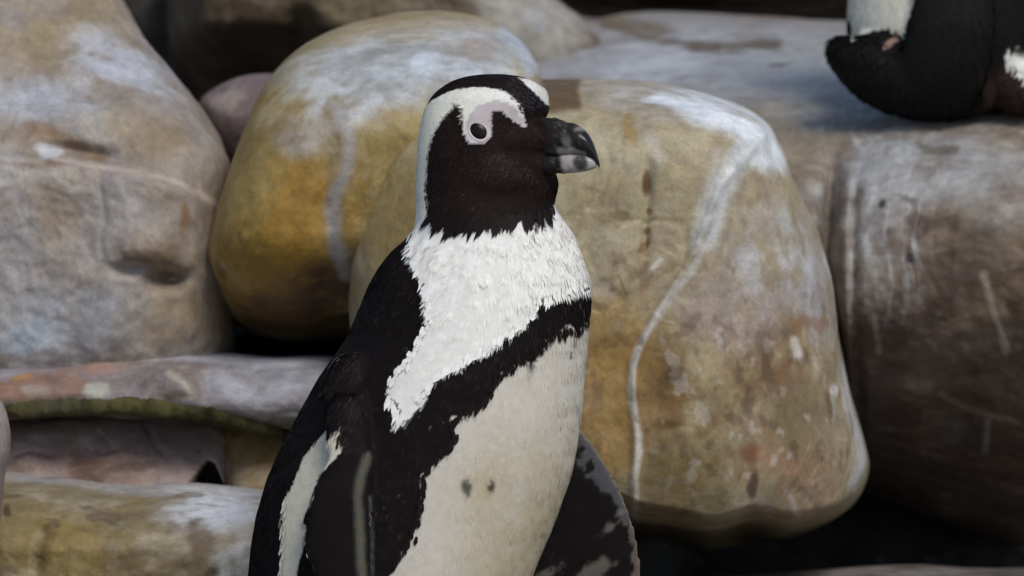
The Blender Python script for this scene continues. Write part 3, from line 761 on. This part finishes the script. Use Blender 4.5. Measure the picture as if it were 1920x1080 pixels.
NEARF = [(735, 630, 690, 26, -150), (770, 615, 696, 30, -168), (810, 612, 696, 24, -186), (850, 618, 696, 19, -203), (890, 600, 697, 16, -216), (930, 586, 696, 15, -226), (980, 574, 697, 14, -236),
         (1030, 572, 698, 13, -244), (1080, 588, 700, 13, -250), (1150, 590, 702, 12, -254), (1230, 604, 700, 11, -254), (1300, 624, 694, 9, -250), (1350, 646, 682, 6, -246)]
FARF = [(770, 1000, 1064, 22, 118, 0.1), (800, 1000, 1082, 20, 112, 0.1), (830, 1000, 1109, 17, 106, 0.1), (870, 1000, 1136, 15, 100, 0.1), (915, 995, 1161, 14, 96, 0.1), (960, 990, 1181, 13, 92, 0.1), (1000, 985, 1193, 12, 90, 0.1),
        (1040, 985, 1200, 12, 88, 0.1), (1080, 990, 1204, 11, 88, 0.1), (1150, 1005, 1200, 10, 90, 0.1), (1220, 1030, 1184, 9, 92, 0.1), (1280, 1060, 1160, 7, 94, 0.1), (1310, 1090, 1135, 5, 95, 0.1)]
yaw = math.radians(24)
RY = [[math.cos(yaw), 0, 0], [0, 1, 0], [-math.sin(yaw), 0, 1]]
lobes = [loft(dense(BODY, 150), 96), loft(dense(NEARF, 60), 40), loft(dense(FARF, 60), 40)]
# feathered face running into the beak, cheeks, throat, brow
lobes += [ellipsoid((958, 265, -24), (58, 54, 64)), ellipsoid((985, 262, -38), (46, 42, 42)), ellipsoid((996, 260, -42), (46, 38, 35)), ellipsoid((985, 305, -30), (56, 34, 46)), ellipsoid((930, 330, -22), (98, 72, 86)), ellipsoid((930, 200, -16), (95, 52, 72)),
          ellipsoid((662, 745, -118), (58, 85, 36))]
# shoulder of the far flipper
lobes += [ellipsoid((985, 790, 105), (70, 60, 60))]
# legs and webbed feet
for sx, sw in ((0, -85), (40, 95)):
    lobes.append(ellipsoid((740 + sx, 1555, sw), (46, 60, 44)))
    lobes.append(ellipsoid((800 + sx, 1600, sw), (100, 16, 44)))
    for tw in (-34, 0, 34):
        lobes.append(ellipsoid((865 + sx, 1600, sw + tw), (70, 14, 15)))
# short tail
lobes.append(ellipsoid((600, 1500, 0), (105, 36, 60), [[0.8, -0.6, 0], [0.6, 0.8, 0], [0, 0, 1]]))
bv_, bq_, bn_ = merge_body(lobes, D0, 0.0021, 7)

WHITE_UP = [(985, 239), (984, 216), (976, 195), (960, 179), (935, 167), (905, 163), (870, 166), (845, 171), (826, 180), (790, 195), (740, 240), (740, 425), (772, 440), (767, 462), (779, 500), (793, 528),
            (799, 560), (803, 600), (792, 622), (785, 640), (770, 665), (750, 690), (730, 712), (727, 735), (740, 752), (747, 770), (736, 803), (750, 795), (768, 782), (792, 760), (800, 744), (792, 735),
            (815, 715), (835, 700), (852, 690), (880, 672), (905, 660), (925, 648), (960, 625), (985, 600), (1010, 582), (1000, 562), (1040, 553), (1070, 550), (1100, 541), (1180, 530), (1180, 430), (1090, 372), (1039, 383),
            (1032, 398), (1042, 412), (1018, 402), (1023, 427), (1006, 416), (993, 438), (985, 408), (972, 410), (961, 428), (948, 416), (926, 435), (912, 424), (892, 430), (880, 440), (866, 436), (848, 445), (835, 430), (818, 424),
            (800, 408), (804, 390), (798, 350), (801, 310), (803, 282), (815, 250), (832, 222), (850, 203), (857, 190), (866, 202), (868, 235), (871, 258), (884, 271), (905, 270), (919, 258), (923, 240), (922, 214),
            (925, 204), (937, 206), (951, 216), (965, 229)]
PINK = [(893, 200), (880, 220), (872, 238), (872, 256), (884, 270), (905, 270), (919, 258), (923, 240), (922, 214), (925, 204), (937, 206), (951, 216), (965, 229), (985, 239), (984, 226), (972, 216), (968, 202), (948, 191), (925, 189)]
FARBROW = [(978, 148), (1000, 152), (1022, 160), (1060, 185), (1060, 222), (1044, 219), (1030, 209), (1014, 190), (1000, 172), (986, 157)]
BELLY = [(1180, 594), (1107, 600), (1094, 610), (1084, 628), (1074, 618), (1064, 612), (1052, 630), (1040, 632), (1019, 642), (1012, 660), (996, 684), (984, 672), (977, 681), (957, 692), (932, 708), (927, 742), (902, 764), (882, 777), (848, 783),
         (854, 800), (853, 815), (858, 826), (838, 852), (808, 879), (792, 894), (802, 915), (788, 933), (794, 967), (774, 1006), (758, 1025), (742, 1062), (730, 1085), (705, 1200), (690, 1400), (720, 1520), (830, 1540),
         (960, 1300), (1004, 1085), (1042, 992), (1066, 928), (1081, 880), (1090, 830), (1097, 790), (1180, 770)]
FLANK = [(632, 804), (638, 815), (634, 828), (643, 844), (620, 869), (598, 891), (586, 928), (581, 950), (568, 976), (575, 991), (571, 1021), (562, 1050), (556, 1080), (545, 1200), (520, 1240), (515, 1180), (524, 1080), (527, 1043), (530, 995),
         (534, 936), (547, 913), (571, 854), (588, 836), (608, 810), (617, 812)]
GREYF = [(1070, 790), (1110, 800), (1145, 850), (1180, 915), (1205, 965), (1230, 1100), (1165, 1100), (1172, 1010), (1165, 975), (1150, 935), (1135, 925), (1122, 907), (1104, 892), (1085, 866)]
mid_x = np.array([[r[0], 0.5 * (r[1] + r[2])] for r in BODY])
FWD = np.array([math.cos(yaw), -math.sin(yaw)])

def penguin_colour(p, n, jag=True):
    x, y, d = PIX(p)
    w = (d - D0) / (S * D0)
    facing = (n @ -F_) > -0.05
    # far side: reflect across the bird's own midline plane, then read the same markings
    cx = np.interp(y, mid_x[:, 0], mid_x[:, 1])
    s_ = (x - cx) * FWD[1] * -1 + w * FWD[0]
    x2 = x - 2 * s_ * -FWD[1]
    x = np.where(facing, x, x2)
    rag = 5.0 * fbm(p, 60, 3, 0.6, 201) + 3.0 * fbm(p, 160, 2, 0.6, 202)
    near = (w < 70) | ~facing
    col = np.tile(BLACK, (len(p), 1)) * (1 + 0.35 * fbm(p, 25, 3, 0.6, 203))[:, None]
    # face is browner
    fc = sstep(440, 380, y)[:, None]
    col = col * (1 - fc) + fc * np.array([0.0135, 0.0080, 0.0070]) * (1 + 0.4 * fbm(p, 40, 3, 0.6, 204))[:, None]
    jagn = np.where(y < 300, 0.25, np.where((y < 460) & (x > 795), 0.35, 1.0)) * rag
    up = poly_sd(x, y, WHITE_UP) + jagn
    be = poly_sd(x, y, BELLY) + 1.2 * jagn
    fl = poly_sd(x, y, FLANK) + 0.6 * jagn
    fb = poly_sd(x, y, FARBROW) + 0.3 * rag
    pk = poly_sd(x, y, PINK)
    white = (up > 0) | (fb > 0)
    cw = PW * (1 - 0.05 * np.clip(fbm(p, 18, 3, 0.6, 205), 0, 1))[:, None]
    warm = sstep(470, 300, y)[:, None] * sstep(960, 850, x)[:, None]
    cw = cw * (1 - warm) + warm * np.array([0.80, 0.78, 0.68])
    col = np.where(white[:, None], cw, col)
    bel = (be > 0) & near
    dirt = np.clip(sstep(740, 960, y) * sstep(800, 960, x) * (0.70 + 0.9 * fbm(p, 22, 4, 0.6, 206)), 0, 1)[:, None]
    cb = np.array([0.61, 0.57, 0.50]) * (1 - 0.10 * np.clip(fbm(p, 12, 3, 0.6, 207), 0, 1))[:, None]
    cb = cb * (1 - dirt) + dirt * np.array([0.46, 0.39, 0.24])
    for (sx, sy, rx, ry, k) in ((875, 912, 11, 15, 0.85), (921, 912, 9, 14, 0.9), (1071, 666, 5, 9, 0.8), (1078, 640, 4, 14, 0.6), (995, 690, 8, 14, 0.5)):
        m = k * sstep(1.25, 0.5, np.hypot((x - sx) / rx, (y - sy) / ry) + 0.03 * rag)[:, None]
        cb = cb * (1 - m) + m * np.array([0.03, 0.025, 0.025])
    col = np.where(bel[:, None], cb, col)
    col = np.where((fl > 0)[:, None], np.array([0.64, 0.61, 0.50]), col)
    # pale band along the leading edge of the near flipper
    sl = seg_dist(x, y, [(690, 855), (676, 895), (671, 930), (675, 1000), (678, 1060), (682, 1200)])
    ms = (0.75 * sstep(1.5, 0.2, sl / 9 + 0.05 * rag) * (w < -150))[:, None]
    col = col * (1 - ms) + ms * np.array([0.125, 0.122, 0.092])
    s2 = seg_dist(x, y, [(694, 930), (697, 1000), (699, 1080), (702, 1200)])  # thin edge highlight, painted into the colour
    m2 = (0.7 * sstep(4, 1, s2) * (w < -190))[:, None]
    col = col * (1 - m2) + m2 * np.array([0.10, 0.10, 0.11])
    # far flipper: grey mottled leading edge
    farf = (w > 40) & facing & (y > 780)
    g = poly_sd(x, y, GREYF) + 2.2 * rag
    mg = (farf * sstep(-3, 5, g - 40 * np.clip(fbm(p, 70, 3, 0.6, 209) - 0.05 + 0.25 * sstep(900, 1000, y), 0, 1)))[:, None]
    rimf = (farf * 0.7 * sstep(7, 2, seg_dist(x, y, [(r[2], r[0]) for r in FARF[1:]])))[:, None]
    cg = np.array([0.070, 0.068, 0.075]) * (1 - sstep(960, 1040, y))[:, None] + np.array([0.115, 0.090, 0.068]) * sstep(960, 1040, y)[:, None]
    col = col * (1 - mg) + mg * cg
    col = col * (1 - rimf) + rimf * np.array([0.22, 0.19, 0.16])
    for (sx, sy, rx, ry) in ((1122, 1066, 34, 20), (1145, 988, 18, 12), (1162, 962, 12, 8), (1020, 1078, 30, 10)):
        m = (farf * 0.7 * sstep(1.2, 0.5, np.hypot((x - sx) / rx, (y - sy + 0.5 * (x - sx)) / ry) + 0.16 * rag))[:, None]
        col = col * (1 - m) + m * np.array([0.15, 0.135, 0.115])
    skin = pk > -1
    pink = np.array([0.47, 0.42, 0.43]) * (1 + 0.06 * fbm(p, 50, 2, 0.5, 210))[:, None]
    rr = np.hypot((x - 896) / 24, (y - 247) / 21)
    pink = pink * (1 + 0.22 * sstep(1.5, 1.0, rr) * sstep(232, 250, y))[:, None]
    return col, skin, pink, facing, x, y, w

# soft clumps of the breast plumage as real relief
x_, y_, d_ = PIX(bv_)
tx = np.stack([(x_ - 985 - (y_ - 420) * (x_ - 985) / 420.0) / 15.0, (y_ - 400) / 75.0, (d_ - D0) * 55], 1)
relief = fbm(tx, 1.0, 3, 0.55, 221)
zone = sstep(405, 450, y_) * sstep(720, 600, y_) * sstep(-6, 14, poly_sd(x_, y_, WHITE_UP))
bv_ = bv_ + bn_ * (0.0017 * relief * zone + 0.0006 * fbm(bv_, 40, 3, 0.5, 222) * sstep(420, 470, y_))[:, None]
bn_ = vnormals(bv_, bq_)
col, skin, pink, facing, _, _, _ = penguin_colour(bv_, bn_)
col = np.where(skin[:, None], pink, col * 0.85)

PENG = bpy.data.objects.new('penguin', None)
PENG.location = P(745, 1612, D0)
PENG.empty_display_size = 0.1
COL.objects.link(PENG)
bpy.context.view_layer.update()
tag(PENG, 'black and white penguin standing upright in front of the boulders, head turned right', 'penguin', 'penguins')
body = new_mesh('body', bv_, [bq_], MAT_SKIN, np.clip(col, 0.004, 0.85), PENG)

def peng_feather_col(p, n):
    rg = np.random.default_rng(5)
    c, sk, pk, fc, x, y, w = penguin_colour(p, n)
    ex, ey, _ = PIX(p)
    keep = (poly_sd(ex, ey, PINK) < -6) & (np.hypot((ex - 895) / 30, (ey - 245) / 32) > 1) & (y < 1590)
    keep &= ~((ex > 1034 + 9 * np.sin(ey * 0.35)) & (ey < 328) & (ey > 222))
    c = c * rg.normal(1.0, np.where(y > 600, 0.02, 0.025), len(p))[:, None]
    dark = c[:, 0] < 0.05
    k = rg.random(len(p))
    c = np.where((dark & (k < 0.16) & (y > 430))[:, None], c * 2.2 + np.array([0.010, 0.006, 0.005]), c)  # lighter brown feathers on the black plumage: sheen painted as colour
    c = np.where((dark & (k < 0.30) & (y <= 430) & (y > 215))[:, None], c * 1.9 + np.array([0.006, 0.003, 0.002]), c)
    # dust and sand caught on the back
    back = dark & (y > 560) & (k > 0.9975)
    c = np.where(back[:, None], np.array([0.20, 0.17, 0.13]), c)
    c = np.where(((~dark) & (y > 720) & (k > 0.993))[:, None], c * 0.35, c)
    crown = dark & (y < 215) & (x > 960) & (k < 0.35)
    c = np.where(crown[:, None], np.array([0.06, 0.062, 0.085]) * (0.4 + 2 * k)[:, None], c)  # bluish sheen of the crown painted into some feathers
    gape = dark & (np.hypot((x - 965) / 55, (y - 312 - 0.35 * (x - 965)) / 18) < 1) & (k < 0.4)
    c = np.where(gape[:, None], np.array([0.045, 0.030, 0.024]), c)
    return np.clip(c, 0.003, 0.86), keep

def peng_flow(p):
    x, y, d = PIX(p)
    w = (d - D0) / (S * D0)
    sx = np.clip((x - 985) / 260, -0.9, 0.6)
    t = DOWN[None] + sx[:, None] * R_[None] * sstep(900, 500, y)[:, None] - 0.25 * sstep(600, 900, y)[:, None] * R_[None]
    hx, hy = x - 1050, y - 262
    r = np.hypot(hx, hy) + 1
    th = (hx / r)[:, None] * R_[None] + (hy / r)[:, None] * DOWN[None] + 0.35 * DOWN[None]
    hd = sstep(430, 370, y)[:, None]
    return t * (1 - hd) + th * hd

def peng_size(p):
    x, y, d = PIX(p)
    h = sstep(300, 470, y)
    L = 0.0042 + 0.0036 * h
    Wd = 0.0009 + 0.0003 * h
    fl = ((d - D0) / (S * D0) < -195) & (y > 840) & (x < 705) & (x > 560) | (((d - D0) / (S * D0) > 50) & (x > 1060))
    # flippers carry tiny scale feathers
    return np.where(fl, 0.0040, L), np.where(fl, 0.0016, Wd)

def peng_soft(p):
    x, y, d = PIX(p)
    neck = sstep(400, 460, y) * sstep(760, 640, y) * sstep(690, 790, x)
    return 0.46 + 0.12 * neck + 0.25 * sstep(420, 380, y)

def peng_density(p):
    x, y, d = PIX(p)
    return (1.0 + 1.6 * sstep(480, 380, y)) * np.where(y > 1130, 0.35, 1.0) * np.where((d - D0) > 0.03, 0.5, 1.0)

fv, ft, fc_, fn_ = feathers(bv_, bq_, bn_, 250000, peng_feather_col, peng_flow, peng_size, peng_density, 0.05, 301, peng_soft)
pl = new_mesh('plumage', fv, [ft], MAT_FEATHER, fc_, PENG, normals=fn_)
tag(pl, kind='stuff')

# ---------- beak
def tube_x(rows, m=40, flat_bottom=False, flat_top=False, power=2.0):
    """rows: x, y top, y bottom, half width, depth centre"""
    V = []
    for (x, yt, yb, b, wc) in rows:
        a = np.linspace(0, 2 * np.pi, m, endpoint=False)
        ca, sa = np.cos(a), np.sin(a)
        pw = np.where(sa > 0, power, 2.6)
        w = wc + b * np.sign(ca) * np.abs(ca) ** (2 / pw)
        y = (yt + yb) / 2 - (yb - yt) / 2 * np.sign(sa) * np.abs(sa) ** (2 / pw)
        V.append(np.stack([np.full(m, x), y, w], 1))
    k = len(V)
    V = np.array(V).reshape(-1, 3)
    i = np.arange(k - 1)[:, None] * m; j = np.arange(m)[None]
    q = np.stack([i + j, i + (j + 1) % m, i + m + (j + 1) % m, i + m + j], -1).reshape(-1, 4)
    e = len(V)
    V = np.vstack([V, V[:m].mean(0), V[-m:].mean(0)])
    a = np.arange(m)
    t = np.concatenate([np.stack([np.full(m, e), (a + 1) % m, a], 1), np.stack([np.full(m, e + 1), (k - 1) * m + a, (k - 1) * m + (a + 1) % m], 1)])
    return V, q, t

def interp_rows(rows, n):
    rows = np.array(rows, float)
    t = np.linspace(rows[0, 0], rows[-1, 0], n)
    t = rows[0, 0] + (rows[-1, 0] - rows[0, 0]) * np.sin(np.linspace(0, np.pi / 2, n))
    out = [t]
    q = catmull(rows, 400, False)
    for j in range(1, rows.shape[1]):
        out.append(np.interp(t, q[:, 0], q[:, j]))
    return np.array(out).T

wx = lambda x: -22 - (x - 985) * 0.40
UP = [(965, 232, 300, 24), (990, 224, 300, 32), (1015, 221, 299, 30), (1040, 221, 296, 32), (1062, 227, 292, 30), (1082, 234, 290, 28), (1096, 243, 292, 24), (1107, 257, 296, 19), (1115, 274, 303, 14), (1121, 293, 311, 8), (1124.5, 306, 315, 2)]
LO = [(965, 290, 330, 22), (1005, 290, 330, 30), (1030, 290, 327, 30), (1050, 289, 325, 28), (1070, 288, 324, 25), (1090, 288, 323, 21), (1104, 292, 320, 16), (1114, 298, 316, 10), (1119, 304, 313, 3)]
def beak_part(name, rows, power):
    r = [list(k) + [wx(k[0])] for k in rows]
    V, q, t = tube_x(interp_rows(r, 70), 40, power=power)
    W3 = P(V[:, 0], V[:, 1], D0 + V[:, 2] * S * D0)
    x, y = V[:, 0], V[:, 1]
    nz = fbm(W3, 120, 4, 0.6, 231)
    c = np.tile(np.array([0.010, 0.009, 0.008]), (len(V), 1)) * (1 + 0.8 * np.clip(fbm(W3, 60, 3, 0.6, 232), -1, 1))[:, None]
    gr = sstep(-0.2, 0.45, fbm(W3, 110, 4, 0.65, 234))[:, None] * 0.45 * sstep(1095, 1060, x)[:, None]
    c = c * (1 - gr) + gr * np.array([0.060, 0.055, 0.042])
    sc_ = sstep(0.25, 0.4, fbm(W3 * np.array([0.5, 1, 1]), 420, 2, 0.5, 236))[:, None] * 0.4 * sstep(1100, 1085, x)[:, None]
    c = c * (1 - sc_) + sc_ * np.array([0.15, 0.145, 0.12])
    bs = sstep(1060, 1025, x + 12 * nz)[:, None] * 0.85
    c = c * (1 - bs) + bs * np.array([0.010, 0.007, 0.006])
    if name == 'upper_beak':
        band = sstep(1.3, 0.4, np.abs(x - (1062 + (y - 265) * 0.25)) / 9 + 0.6 * nz) * 0.35 * sstep(245, 270, y)
        band2 = sstep(1.4, 0.4, seg_dist(x, y, [(1048, 284), (1075, 284), (1092, 291)]) / 7 + 0.4 * nz) * 0.75
        m = np.maximum(band, band2)[:, None]
        tip = sstep(1085, 1098, x)[:, None]
        c = c * (1 - tip) + tip * np.array([0.012, 0.012, 0.014])
        crest = (sstep(1.2, 0.5, np.hypot((x - 1088) / 14, (y - 242) / 5) + 0.5 * nz) * 0.5)[:, None]
        c = c * (1 - crest) + crest * np.array([0.32, 0.31, 0.28])
    else:
        m = (sstep(1048, 1058, x + 6 * nz) * 0.9 * (1 - 0.9 * sstep(1.25, 0.6, np.hypot((x - 1087) / 15, (y - 305) / 15) + 0.2 * nz)))[:, None]
    c = c * (1 - m) + m * np.array([0.36, 0.33, 0.32])
    nrm = W3 - W3.mean(0)
    W3 = W3 + nrm / (np.linalg.norm(nrm, axis=1)[:, None] + 1e-6) * (0.0014 * fbm(W3, 130, 4, 0.65, 233) * sstep(1105, 1075, x))[:, None]
    rgh = 0.80 - 0.60 * sstep(1066, 1098, x) + 0.12 * nz
    return new_mesh(name, W3, [q, t], MAT_BEAK, np.concatenate([np.clip(c, 0.004, 0.8), np.clip(rgh, 0.12, 0.9)[:, None]], 1), PENG)
beak_part('upper_beak', UP, 1.75)
beak_part('lower_beak', LO, 2.3)

# ---------- eye
bpy.context.view_layer.update()
bvh = BVHTree.FromPolygons([tuple(k) for k in bv_], [tuple(int(i) for i in f) for f in bq_])
hit, hn, _, _ = bvh.ray_cast(Vector(CAM), Vector(P(897, 246, 1.0) - CAM).normalized())
eye_m, t_, b_ = nodes_of('eye')
tc = t_.nodes.new('ShaderNodeTexCoord')
n_ = t_.nodes.new('ShaderNodeTexNoise'); n_.inputs['Scale'].default_value = 300
t_.links.new(tc.outputs['Object'], n_.inputs['Vector'])
rmp = t_.nodes.new('ShaderNodeMix'); rmp.data_type = 'RGBA'
rmp.inputs['A'].default_value = (0.006, 0.004, 0.004, 1); rmp.inputs['B'].default_value = (0.014, 0.007, 0.006, 1)
t_.links.new(n_.outputs['Fac'], rmp.inputs['Factor']); t_.links.new(rmp.outputs['Result'], b_.inputs['Base Color'])
b_.inputs['Roughness'].default_value = 0.22
b_.inputs['Specular IOR Level'].default_value = 0.15
px_m = S * D0
zq = Vector(hn).to_track_quat('Z', 'Y').to_matrix()
V, q, t = ellipsoid((0, 0, 0), (15.5 * px_m, 20 * px_m, 7 * px_m), None, 32, 20)
cen = np.array(hit) - np.array(hn) * 4.0 * px_m
ca, sa = math.cos(0.75), math.sin(0.75)
n3 = np.array(hn); r3 = np.cross(U_, n3); r3 /= np.linalg.norm(r3); u3 = np.cross(n3, r3)
A1 = ca * r3 - sa * u3 if False else ca * r3 + sa * u3
A2 = -sa * r3 + ca * u3
EV = cen + V[:, :1] * A1 + V[:, 1:2] * A2 + V[:, 2:] * n3
new_mesh('eye', EV, [q], eye_m, None, PENG)
# bare rim round the eye
mU, mV = 56, 12
a = np.linspace(0, 2 * np.pi, mU, endpoint=False)
RV = []
for aa in a:
    c0 = np.array(hit) - n3 * 0.8 * px_m + 15.5 * px_m * math.cos(aa) * A1 + 19.8 * px_m * math.sin(aa) * A2
    rdir = math.cos(aa) * A1 + math.sin(aa) * A2
    thick = 0.62 + 0.30 * math.cos(aa + 2.2) + 0.06 * math.sin(5 * aa)
    for k in range(mV):
        b = 2 * math.pi * k / mV
        RV.append(c0 + 3.4 * thick * px_m * math.cos(b) * rdir + 1.3 * thick * px_m * math.sin(b) * n3)
i = np.arange(mU)[:, None]; j = np.arange(mV)[None]
rq = np.stack([i * mV + j, ((i + 1) % mU) * mV + j, ((i + 1) % mU) * mV + (j + 1) % mV, i * mV + (j + 1) % mV], -1).reshape(-1, 4)
new_mesh('eyelid_rim', np.array(RV), [rq], MAT_SKIN, np.tile(np.array([0.55, 0.50, 0.51]), (len(RV), 1)), PENG)

# ---------- pointed feather tips along the edges of the markings
def fringe(line, count, dirs, lens, wid, colour, rg):
    q = catmull(line, count, False)
    V, Q, NN, C = [], [], [], []
    for k, (x, y) in enumerate(q):
        x += rg.normal(0, 2.5); y += rg.normal(0, 2.5)
        u = k / max(count - 1, 1)
        dx = np.interp(u, [0, 0.5, 1], dirs) + rg.normal(0, 0.12)
        cl = 0.5 + 0.5 * math.sin(k * 0.62 + 1.3 * math.sin(k * 0.17))
        L = lens[0] + (lens[1] - lens[0]) * (0.75 * cl * cl + 0.25 * rg.random())
        ln = math.hypot(dx, 1)
        tx_, ty_ = x + dx / ln * L, y + L / ln
        pts = []
        for (ax, ay, off) in ((x, y - 3, 0.0), ((x + tx_) / 2, (y + ty_) / 2, 0.0007), (tx_, ty_, 0.0008)):
            h_ = bvh.ray_cast(Vector(CAM), Vector(P(ax, ay, 1.0) - CAM).normalized())
            if h_[0] is None:
                pts = None
                break
            pts.append((np.array(h_[0]) + np.array(h_[1]) * (off + 0.0006), np.array(h_[1])))
        if pts is None:
            continue
        (a_, an), (m_, mn), (t2, tn) = pts
        sd_ = np.cross(mn, t2 - a_); sd_ /= np.linalg.norm(sd_) + 1e-9
        w_ = wid * rg.uniform(0.6, 1.2) * px_m * 0.5
        n0 = len(V)
        V += [a_ - sd_ * w_ * 0.5, a_ + sd_ * w_ * 0.5, m_ + sd_ * w_, t2, m_ - sd_ * w_]
        NN += [an, an, mn + 0.15 * sd_, tn, mn - 0.15 * sd_]
        Q.append((n0, n0 + 4, n0 + 3, n0 + 2, n0 + 1))
        C += [colour * rg.normal(1, 0.08)] * 5
    return V, Q, NN, C

rgf = np.random.default_rng(77)
DK = np.array([0.0105, 0.0068, 0.0062])
fr = [([(812, 398), (822, 410), (836, 418), (852, 424), (880, 420), (920, 416), (950, 408), (985, 404), (1010, 402), (1034, 388)], 120, (-0.7, -0.45, 0.25), (8, 42), 10, DK),
      ([(772, 440), (772, 470), (790, 520), (802, 560), (803, 600), (790, 630), (770, 668), (748, 694), (732, 716)], 110, (-0.55, -0.5, -0.3), (8, 20), 7, PW * 0.97),
      ([(790, 745), (820, 708), (855, 686), (905, 656), (960, 620), (995, 588), (1005, 566), (1050, 548), (1092, 538)], 130, (-0.7, -0.45, 0.15), (9, 24), 7, PW * 0.95),
      ([(730, 745), (742, 765), (745, 780)], 14, (-0.3, -0.3, -0.3), (14, 26), 8, PW * 0.95),
      ([(1088, 612), (1060, 622), (1035, 630), (1005, 655), (960, 686), (930, 712), (918, 745), (880, 772), (852, 786), (850, 826), (800, 884), (792, 930), (772, 1004), (740, 1060)], 170, (0.1, -0.3, -0.25), (8, 20), 7, DK * 0.8),
      ([(536, 940), (534, 990), (529, 1040), (527, 1075)], 30, (-0.3, -0.1, 0.0), (8, 18), 6, np.array([0.62, 0.59, 0.49]))]
FV, FQ, FN, FC = [], [], [], []
for a_ in fr:
    v_, q_, n_2, c_ = fringe(*a_, rgf)
    o_ = len(FV)
    FV += v_; FN += n_2; FC += c_
    FQ += [tuple(i_ + o_ for i_ in f_) for f_ in q_]
FN = np.array(FN); FN /= np.linalg.norm(FN, axis=1)[:, None]
frg = new_mesh('feather_fringe', np.array(FV), [np.array(FQ)], MAT_FEATHER, np.clip(np.array(FC), 0.003, 0.86), PENG, normals=FN)
tag(frg, kind='stuff')

# ---------- the second penguin, on the flat boulder
D2 = 4.635
B2 = [(-400, 1690, 1720, 10), (-392, 1660, 1750, 40), (-370, 1635, 1775, 62), (-330, 1620, 1790, 76), (-280, 1622, 1792, 80), (-230, 1622, 1812, 90), (-180, 1612, 1862, 112), (-120, 1602, 1910, 134), (-50, 1594, 1950, 152),
      (0, 1590, 1975, 160), (50, 1588, 1990, 162), (90, 1592, 2000, 158), (130, 1610, 2000, 148), (170, 1650, 1980, 120), (200, 1700, 1950, 84), (214, 1750, 1910, 50)]
LOW = [(66, 1572, 1660, 26, -112), (78, 1552, 1700, 42, -114), (95, 1547, 1750, 52, -116), (115, 1553, 1815, 62, -112), (140, 1567, 1850, 66, -110), (165, 1588, 1868, 64, -108), (188, 1616, 1868, 56, -106), (206, 1650, 1852, 42, -104), (218, 1688, 1825, 26, -102), (225, 1725, 1790, 10, -100)]
FL2 = [(-190, 1760, 1840, 26, -70), (-120, 1742, 1850, 26, -110), (-60, 1726, 1860, 22, -146), (0, 1712, 1866, 20, -166), (50, 1700, 1868, 20, -174), (100, 1690, 1862, 20, -172), (150, 1690, 1850, 18, -164), (190, 1710, 1830, 14, -150), (210, 1740, 1800, 8, -140)]
lob2 = [loft(dense(B2, 90), 64), loft(dense(LOW, 50), 48), loft(dense(FL2, 50), 32), ellipsoid((1925, 165, -95), (70, 52, 60)), ellipsoid((1640, -320, -20), (52, 30, 30))]
v2, q2, n2 = merge_body(lob2, D2, 0.0032, 6)
W2A = [(1560, -120), (1560, 20), (1597, 30), (1599, 74), (1600, 72), (1612, 63), (1626, 62), (1642, 58), (1660, 48), (1676, 53), (1688, 62), (1694, 60), (1706, 28), (1716, 2), (1734, -60), (1750, -120), (1720, -200), (1600, -200)]
W2B = [(1880, 96), (1888, 86), (1902, 92), (1930, 94), (1990, 96), (1990, 190), (1930, 150), (1914, 132), (1892, 124)]
def col2(p, n):
    x, y, d = PIX(p)
    rag = 4 * fbm(p, 50, 3, 0.6, 241)
    c = np.tile(np.array([0.0065, 0.006, 0.006]), (len(p), 1)) * (1 + 0.3 * fbm(p, 20, 3, 0.6, 242))[:, None]
    br = sstep(1830, 1880, x)[:, None] * sstep(100, 140, y)[:, None]
    c = c * (1 - br) + br * np.array([0.026, 0.016, 0.012])
    f = (n @ -F_) > -0.1
    a_ = ((poly_sd(x, y, W2A) + rag > 0) & f)[:, None]
    b2 = ((poly_sd(x, y, W2B) + rag > 0) & f)[:, None]
    c = np.where(a_, np.array([0.66, 0.64, 0.54]), c)
    c = np.where(b2, np.array([0.66, 0.65, 0.60]), c)
    k = (sstep(1.2, 0.6, seg_dist(x, y, [(1664, 82), (1678, 74)]) / 5))[:, None] * 0.8
    c = c * (1 - k) + k * np.array([0.35, 0.22, 0.18])
    return np.clip(c, 0.003, 0.85)
PENG2 = bpy.data.objects.new('penguin', None)
PENG2.location = P(1780, 222, D2 - 0.02)
PENG2.empty_display_size = 0.1
COL.objects.link(PENG2)
bpy.context.view_layer.update()
tag(PENG2, 'second penguin cut off by the top right corner, resting on the flat boulder', 'penguin', 'penguins')
new_mesh('body', v2, [q2], MAT_SKIN, col2(v2, n2), PENG2)
f2v, f2t, f2c, f2n = feathers(v2, q2, n2, 26000, lambda p, n: (col2(p, n) * np.random.default_rng(3).normal(1, 0.06, len(p))[:, None], np.ones(len(p), bool)),
                         lambda p: np.tile(DOWN - 0.2 * R_, (len(p), 1)), lambda p: (np.full(len(p), 0.009), np.full(len(p), 0.003)), lambda p: np.ones(len(p)), 0.05, 401)
pl2 = new_mesh('plumage', f2v, [f2t], MAT_FEATHER, np.clip(f2c, 0.003, 0.85), PENG2, normals=f2n)
tag(pl2, kind='stuff')
